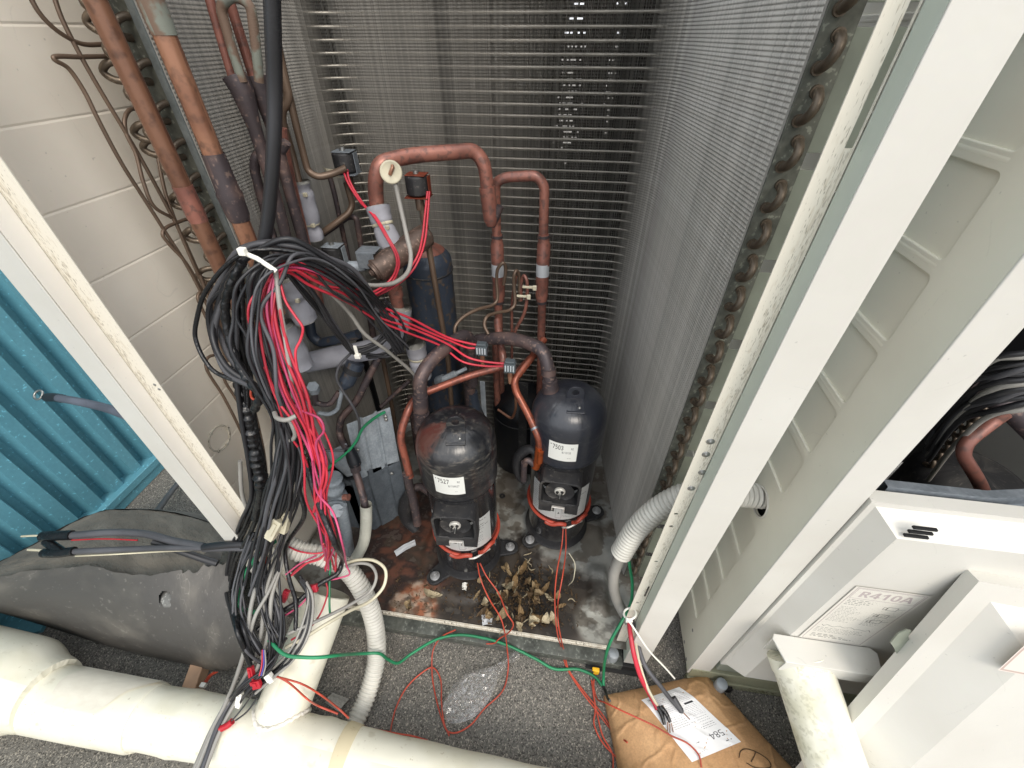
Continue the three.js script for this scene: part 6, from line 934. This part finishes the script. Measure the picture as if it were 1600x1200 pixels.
// ------------------------------------------------------------------ thin orange heater leads
for (const [l, p] of [
  ['orange heater lead from the left compressor curling round the plastic bag', [[746, 880, -0.49], [751, 905, -0.475], [764, 935, -0.44], [782, 965, -0.40], [789, 990, -0.385], [792, 1010, -0.372], [794, 1045, 0.006], [786, 1078, 0.006], [756, 1108, 0.006], [735, 1133, 0.006], [712, 1145, 0.006], [699, 1142, 0.006], [691, 1125, 0.006], [680, 1085, 0.006], [675, 1050, 0.006], [677, 1015, 0.02], [690, 995, 0.04], [712, 984, 0.06]]],
  ['orange heater lead from the left compressor crossing back behind the lip', [[750, 880, -0.49], [760, 900, -0.475], [778, 925, -0.45], [792, 958, -0.40], [802, 975, -0.39], [795, 988, -0.385], [780, 998, 0.06], [772, 1005, 0.04], [760, 1006, 0.036]]],
  ['orange lead making a tall loop left of the plastic bag', [[610, 1142, 0.006], [618, 1108, 0.006], [634, 1076, 0.006], [658, 1052, 0.006], [676, 1043, 0.006], [688, 1060, 0.006], [690, 1100, 0.006], [694, 1130, 0.006], [702, 1150, 0.006]]],
  ['orange lead lying against the thick pipe below the loop', [[556, 1130, 0.01], [572, 1136, 0.008], [620, 1146, 0.006], [645, 1150, 0.006], [668, 1157, 0.006]]],
  ['orange heater lead from the right compressor running down to the parcel, outer one', [[880, 826, -0.6], [878, 850, -0.57], [870, 895, -0.5], [867, 930, -0.45], [868, 965, -0.405], [871, 990, -0.385], [878, 1015, 0.02], [884, 1040, 0.006], [905, 1075, 0.006], [930, 1108, 0.006], [955, 1140, 0.006], [980, 1160, 0.05]]],
  ['orange heater lead from the right compressor running down to the parcel, inner one', [[884, 826, -0.6], [884, 860, -0.57], [879, 900, -0.5], [872, 940, -0.45], [872, 970, -0.4], [876, 995, -0.385], [882, 1020, 0.016], [888, 1045, 0.006], [912, 1080, 0.006], [938, 1112, 0.006], [962, 1148, 0.006], [985, 1190, 0.04]]],
  ['orange lead crossing the paper parcel and its slip', [[926, 1064, 0.006], [932, 1090, 0.006], [946, 1098, 0.05], [975, 1112, 0.076], [1020, 1133, 0.079], [1050, 1150, 0.077], [1075, 1162, 0.075], [1092, 1180, 0.074], [1096, 1199, 0.07]]],
  ['orange lead dropping from the yellow terminal beside the parcel', [[928, 1062, 0.006], [928, 1085, 0.006], [934, 1120, 0.006], [942, 1150, 0.006], [957, 1178, 0.006], [958, 1204, 0.006]]],
  ['orange lead beside the parcel, wandering along its left edge', [[924, 1062, 0.006], [930, 1110, 0.006], [928, 1130, 0.006], [940, 1158, 0.006], [962, 1182, 0.006], [990, 1206, 0.02]]],
]) single('orange_wire', wire(p, 0.0017, 7, 120), mat.orange, l, 'wire');
single('stray_wire', wire([[889, 864, -0.52], [898, 880, -0.5], [897, 900, -0.48], [888, 915, 0.1]], 0.0011, 6, 30), mat.cream, 'thin pale strand on the pan beside the right heater leads', 'wire');

// ------------------------------------------------------------------ cables at the far left
{
  let t = thing('cable_lug', 'grey cable with an eyelet lug sticking out before the blue wall', 'cable', at(60, 618, 'z', -0.55).toArray());
  part('sheath', wire([[92, 622, -0.55], [125, 628, -0.52], [160, 636, -0.5], [195, 648, -0.47], [230, 665, -0.44]], 0.0085, 12, 40), M(0x70727e, 0.5, 0, tMottle), t);
  part('shrink', wire([[74, 621, -0.56], [86, 621, -0.555], [98, 623, -0.55]], 0.0098, 12, 14), mat.cable, t);
  const c = at(60, 617, 'z', -0.565), g = new THREE.TorusGeometry(0.0105, 0.0024, 8, 26); g.rotateX(-0.9); g.translate(c.x, c.y, c.z); part('eyelet', boxUV(g), mat.steel, t); const e = at(72, 620, 'z', -0.562); part('lug_barrel', sweep([c.clone().lerp(e, 0.75), e], 0.0052, 10), mat.steel, t);
  t = thing('taped_cables', 'pair of taped cable ends lying on the dark jacket', 'cable', Q([60, 850, 0.34]).toArray());
  for (const [n, p, r, m] of [
    ['cable', [[82, 838, 0.36], [120, 836, 0.36], [170, 832, 0.365], [225, 834, 0.365], [270, 845, 0.36], [318, 854, 0.36]], 0.0078, mat.cableDark],
    ['cable', [[86, 864, 0.34], [130, 861, 0.345], [200, 858, 0.35], [260, 856, 0.355], [318, 856, 0.36]], 0.0062, mat.cableDark],
    ['cable', [[318, 855, 0.36], [345, 852, 0.37], [372, 850, 0.375], [410, 852, 0.37]], 0.0075, mat.cable], ['cable', [[318, 858, 0.355], [350, 857, 0.36], [390, 857, 0.365]], 0.0058, mat.cableDark], ['cable', [[240, 846, 0.35], [285, 862, 0.33], [320, 874, 0.31], [340, 880, 0.3]], 0.0075, mat.cable],
    ['core', [[34, 838, 0.345], [56, 837, 0.355], [80, 837, 0.358]], 0.0022, mat.cream], ['core', [[44, 859, 0.33], [64, 860, 0.335], [84, 863, 0.34]], 0.0026, mat.cream],
    ['tape_wrap', [[66, 838, 0.357], [84, 837, 0.36], [112, 836, 0.361]], 0.0105, mat.tape], ['tape_wrap', [[68, 864, 0.338], [90, 864, 0.342], [116, 861, 0.345]], 0.0095, mat.tape], ['tape_wrap', [[72, 846, 0.35], [84, 854, 0.346], [96, 862, 0.343]], 0.009, mat.tape],
    ['core', [[118, 869, 0.335], [180, 866, 0.342], [250, 862, 0.348], [318, 859, 0.352]], 0.0016, mat.cream], ['core', [[112, 844, 0.353], [160, 842, 0.356], [215, 844, 0.358]], 0.0014, mat.dullRed],
  ]) part(n, wire(p, r, 9, 36), m, t);
  single('grey_cable', wire([[290, 740, 0.02], [268, 768, 0.05], [245, 800, 0.12], [228, 828, 0.2]], 0.0085, 12, 30), M(0x606264, 0.55, 0, tMottle), 'stiff grey cable rising from the jacket behind the left post', 'cable');
  single('wood_block', boxUV(turned(box(-0.016, 0.016, 0, 0.035, -0.05, 0.05, 0.003), 0, 0.3, 0, at(312, 1062, 'y', 0))), M(0xd8b090, 0.7, 0, tMottle), 'short piece of pale wood under the near end of the jacket', 'wood block');
  t = thing('small_plug', 'tiny white plug with brown wires beside the wood piece', 'connector', Q([320, 1070, 0.03]).toArray());
  { const p = Q([318, 1071, 0.04]); part('plug_body', box(p.x - 0.006, p.x + 0.006, p.y - 0.004, p.y + 0.006, p.z - 0.005, p.z + 0.005), mat.nylon, t); for (let k = 0; k < 3; k++) part('lead', wire([[319 + k * 2, 1066, 0.042], [326 + k * 2, 1056, 0.05], [334 + k * 3, 1050, 0.06]], 0.0013, 6, 14), mat.orange, t); }
  single('blue_offcut', boxUV(box(-0.11, 0.11, 0, 0.012, -0.05, 0.05, 0.002).rotateY(0.4).translate(...at(8, 975, 'y', 0.0).toArray())), mat.blue, 'blue sheet metal edge showing under the left end of the jacket', 'metal sheet');
  single('grey_conduit', sweep(new THREE.CatmullRomCurve3([V(-1.2, 0.02, 0.06), V(-0.95, 0.02, 0.045), V(-0.7, 0.022, 0.07)]).getPoints(200), (u) => 0.02 + 0.0012 * Math.sin(u * 300), 14), mat.conduit, 'ribbed conduit tucked under the near side of the thick pipe', 'conduit');
}
// ------------------------------------------------------------------ plastic bag, scraps, leaves
{
  const A = [[694, 1116], [716, 1075], [752, 1043], [776, 1052], [784, 1066], [770, 1088], [740, 1110], [700, 1120]].map(([x, y]) => at(x, y, 'y', 0.004));
  const axis = (t) => { const a = at(695, 1119, 'y', 0), b = at(775, 1052, 'y', 0); return a.lerp(b, t); }, side = V(0.66, 0, 0.75).normalize();
  const w = (t) => 0.004 + 0.043 * Math.pow(Math.sin(Math.min(1, t * 0.92 + 0.04) * Math.PI), 0.7) * (1 - 0.25 * t);
  const t = thing('plastic_bag', 'crumpled clear plastic bag with a twisted neck on the ground', 'plastic bag', [axis(0.5).x, 0, axis(0.5).z]);
  const br = rng(303), skin = (o) => { // crumpled flat facets
    const N = 26, K = 16, G = []; for (let j = 0; j <= K; j++) for (let i = 0; i <= N; i++) { const u = clamp((i + (i && i < N ? br() - 0.5 : 0) * 0.8) / N), v = clamp((j + (j && j < K ? br() - 0.5 : 0) * 0.8) / K), s = v * 2 - 1, p = axis(u).addScaledVector(side, s * w(u)); p.y = 0.003 + (1 - s * s) * (o + (o ? 0.024 : 0.004) * br() + 0.02 * o * fbm(u * 0.9, v * 0.9, 5, 2, 607)); G.push(p); }
    const f = []; for (let j = 0; j < K; j++) for (let i = 0; i < N; i++) { const a = j * (N + 1) + i, q = [G[a], G[a + 1], G[a + N + 2], G[a + N + 1]]; if (br() < 0.5) f.push([q[0], q[1], q[2]], [q[0], q[2], q[3]]); else f.push([q[0], q[1], q[3]], [q[1], q[2], q[3]]); }
    return tri(f);
  };
  part('top_film', skin(0.024), mat.clear, t); part('bottom_film', skin(0), mat.clear, t);
  part('neck', sheet((u, v) => { const a = at(772, 1054, 'y', 0), b = at(810, 1022, 'y', 0), c = a.lerp(b, u), s = v * 2 - 1; const q = c.addScaledVector(side, s * (0.008 + 0.004 * Math.sin(u * 9))); q.y = 0.006 + 0.012 * (1 - s * s) * (0.5 + fbm(u * 0.9, v * 0.9, 16, 3, 611)) + 0.008 * Math.pow(1 - Math.min(1, Math.abs(fbm(u * 0.3, v * 0.9, 12, 2, 613) - 0.5) * 6), 2); return q; }, 60, 40), mat.clear, t);
  const sc = (name, label, pts, y, m, cat = 'scrap') => single(name, sheet((u, v) => { const P = pts.map(([a, b]) => at(a, b, 'y', y)); const p = P[0].clone().lerp(P[1], u).lerp(P[3].clone().lerp(P[2], u), v); p.y += 0.004 * fbm(u * 0.9, v * 0.9, 8, 3, 621) + 0.004 * Math.sin(u * 4); return p; }, 10, 8), m, label, cat);
  sc('tape_scrap', 'crumpled silver tape scrap on the ground beside the stub', [[508, 1098], [520, 1082], [546, 1092], [530, 1113]], 0.01, M(0xbdbab2, 0.5, 0.2, tMottle));
  sc('paper_scrap', 'bluish white flake lying on the rust left of the left compressor', [[616, 862], [648, 843], [650, 852], [620, 870]], PAN + 0.006, M(0xc8ccd0, 0.6));
  sc('paper_scrap', 'pale scrap beside the dead leaves at the front lip', [[752, 962], [770, 960], [768, 976], [754, 978]], PAN + 0.004, M(0xc4c6c8, 0.5));
  sc('paper_scrap', 'white scrap near the left foot of the left compressor', [[722, 912], [732, 911], [730, 924], [722, 922]], PAN + 0.006, mat.nylon);
}
{ // dead leaves: curled blades, the larger ones one by one
  const r = rng(99), leafGeo = (len, wid, curl, fold) => sheet((u, v) => { const s = v * 2 - 1, w = wid * Math.pow(Math.sin(Math.PI * clamp(u * 0.96 + 0.02)), 0.8); const a = u * curl; return V(len / Math.max(0.4, curl) * Math.sin(a), len / Math.max(0.4, curl) * (1 - Math.cos(a)) + Math.abs(s) * w * fold + 0.0016 * Math.sin(u * 23 + s * 3), s * w); }, 14, 6);
  const geos = [leafGeo(0.062, 0.01, 1.8, 0.5), leafGeo(0.052, 0.009, 2.9, 0.7), leafGeo(0.045, 0.006, 1.0, 0.3), leafGeo(0.058, 0.008, 3.6, 0.9), leafGeo(0.036, 0.009, 2.4, 0.6)];
  const tones = [mat.leaf, mat.leafDark, M(0xe8d6b0, 0.65, 0, tDusty), M(0xa8885c, 0.7, 0, tDusty)];
  const spots = []; 
  const put = (x, y, k) => spots.push([x, y, k]);
  for (const [x, y] of [[800, 895], [775, 905], [815, 915], [790, 925], [830, 930], [805, 935], [785, 940], [840, 905], [820, 950], [800, 955], [835, 960], [850, 945], [812, 975], [826, 980], [770, 955], [745, 962], [735, 972], [760, 890], [848, 925], [838, 975], [792, 972], [858, 960], [700, 940], [652, 955], [745, 950], [872, 935], [784, 915], [822, 897], [796, 908], [808, 924], [818, 938], [778, 930], [830, 952], [842, 935], [798, 945], [815, 962], [806, 970], [826, 912], [855, 975], [764, 925], [868, 952], [790, 962], [803, 900], [788, 932], [826, 944], [812, 930], [795, 918], [833, 918], [820, 968], [780, 950], [848, 955], [806, 952], [772, 938], [838, 985], [860, 940], [800, 982]]) put(x, y, 1);
  const names = ['bleached', 'brown', 'straw coloured', 'tan'];
  spots.forEach(([x, y], i) => {
    const p = at(x + (r() + r() - 1) * 42, y + (r() + r() - 1) * 30, 'y', PAN + 0.008), gi = Math.floor(r() * 5), ti = Math.floor(r() * 4), m = shadow(new THREE.Mesh(geos[gi], tones[ti]));
    m.name = numbered('dead_leaf'); m.position.copy(p); m.rotation.set((r() - 0.5) * 0.9, r() * 6.28, (r() - 0.5) * 0.5); m.scale.setScalar(0.65 + 0.5 * r()); if (p.z > -0.405) p.z = m.position.z = -0.41; m.position.y += 0.002; scene.add(m);
    dress(m, 'curled dead leaf among the leaf litter on the pan in front of the compressors', 'leaf', 'dead leaves on the pan');
  });
  const parts = []; // crumbs and twigs nobody could count
  for (let i = 0; i < 1600; i++) {
    const a = r() < 0.6 ? [805 + (r() + r() - 1) * 75, 935 + (r() + r() - 1) * 62] : [760 + (r() - 0.5) * 300, 935 + (r() - 0.5) * 100], p = at(a[0], a[1], 'y', PAN + 0.006); if (p.z > -0.4 || p.z < -0.62) continue;
    const g = geos[Math.floor(r() * 5)].clone(); const s = 0.08 + 0.3 * r() * r(); g.scale(s, s, s); g.rotateX((r() - 0.5) * 1.6); g.rotateY(r() * 6.28); g.translate(p.x, p.y + 0.002, p.z); parts.push(g);
  }
  const shreds = [];
  for (let i = 0; i < 24; i++) {
    const p = at(808 + (r() + r() + r() - 1.5) * 70, 932 + (r() + r() + r() - 1.5) * 66, 'y', PAN + 0.008); if (p.z > -0.4) continue;
    const L = 0.014 + 0.02 * r(), P = []; let a = r() * 6.28, q = p.clone(); q.y += 0.012 * r(); for (let k = 0; k < 7; k++) { P.push(q.clone()); q = q.clone().add(V(Math.cos(a) * L / 6, (r() - 0.5) * 0.006, Math.sin(a) * L / 6)); a += (r() - 0.5) * 1.6; }
    const g = sweep(P, (u) => 0.0002 + 0.0018 * Math.sin(u * 3.1), 5, false); shreds.push(g);
  }
  const sd = single('dry_leaf_shreds', shreds, tones[2], 'straw coloured shreds of dead leaf in front of the compressors', 'leaf litter'); sd.userData.kind = 'stuff';
  const st = single('leaf_litter', parts, mat.leafDark, 'fine dark crumbs of leaf and dirt over the pan', 'leaf litter'); st.userData.kind = 'stuff';
}
scene.traverse((o) => { if (o.isMesh) { o.castShadow = o.receiveShadow = true; } });
renderer.render(scene, camera);
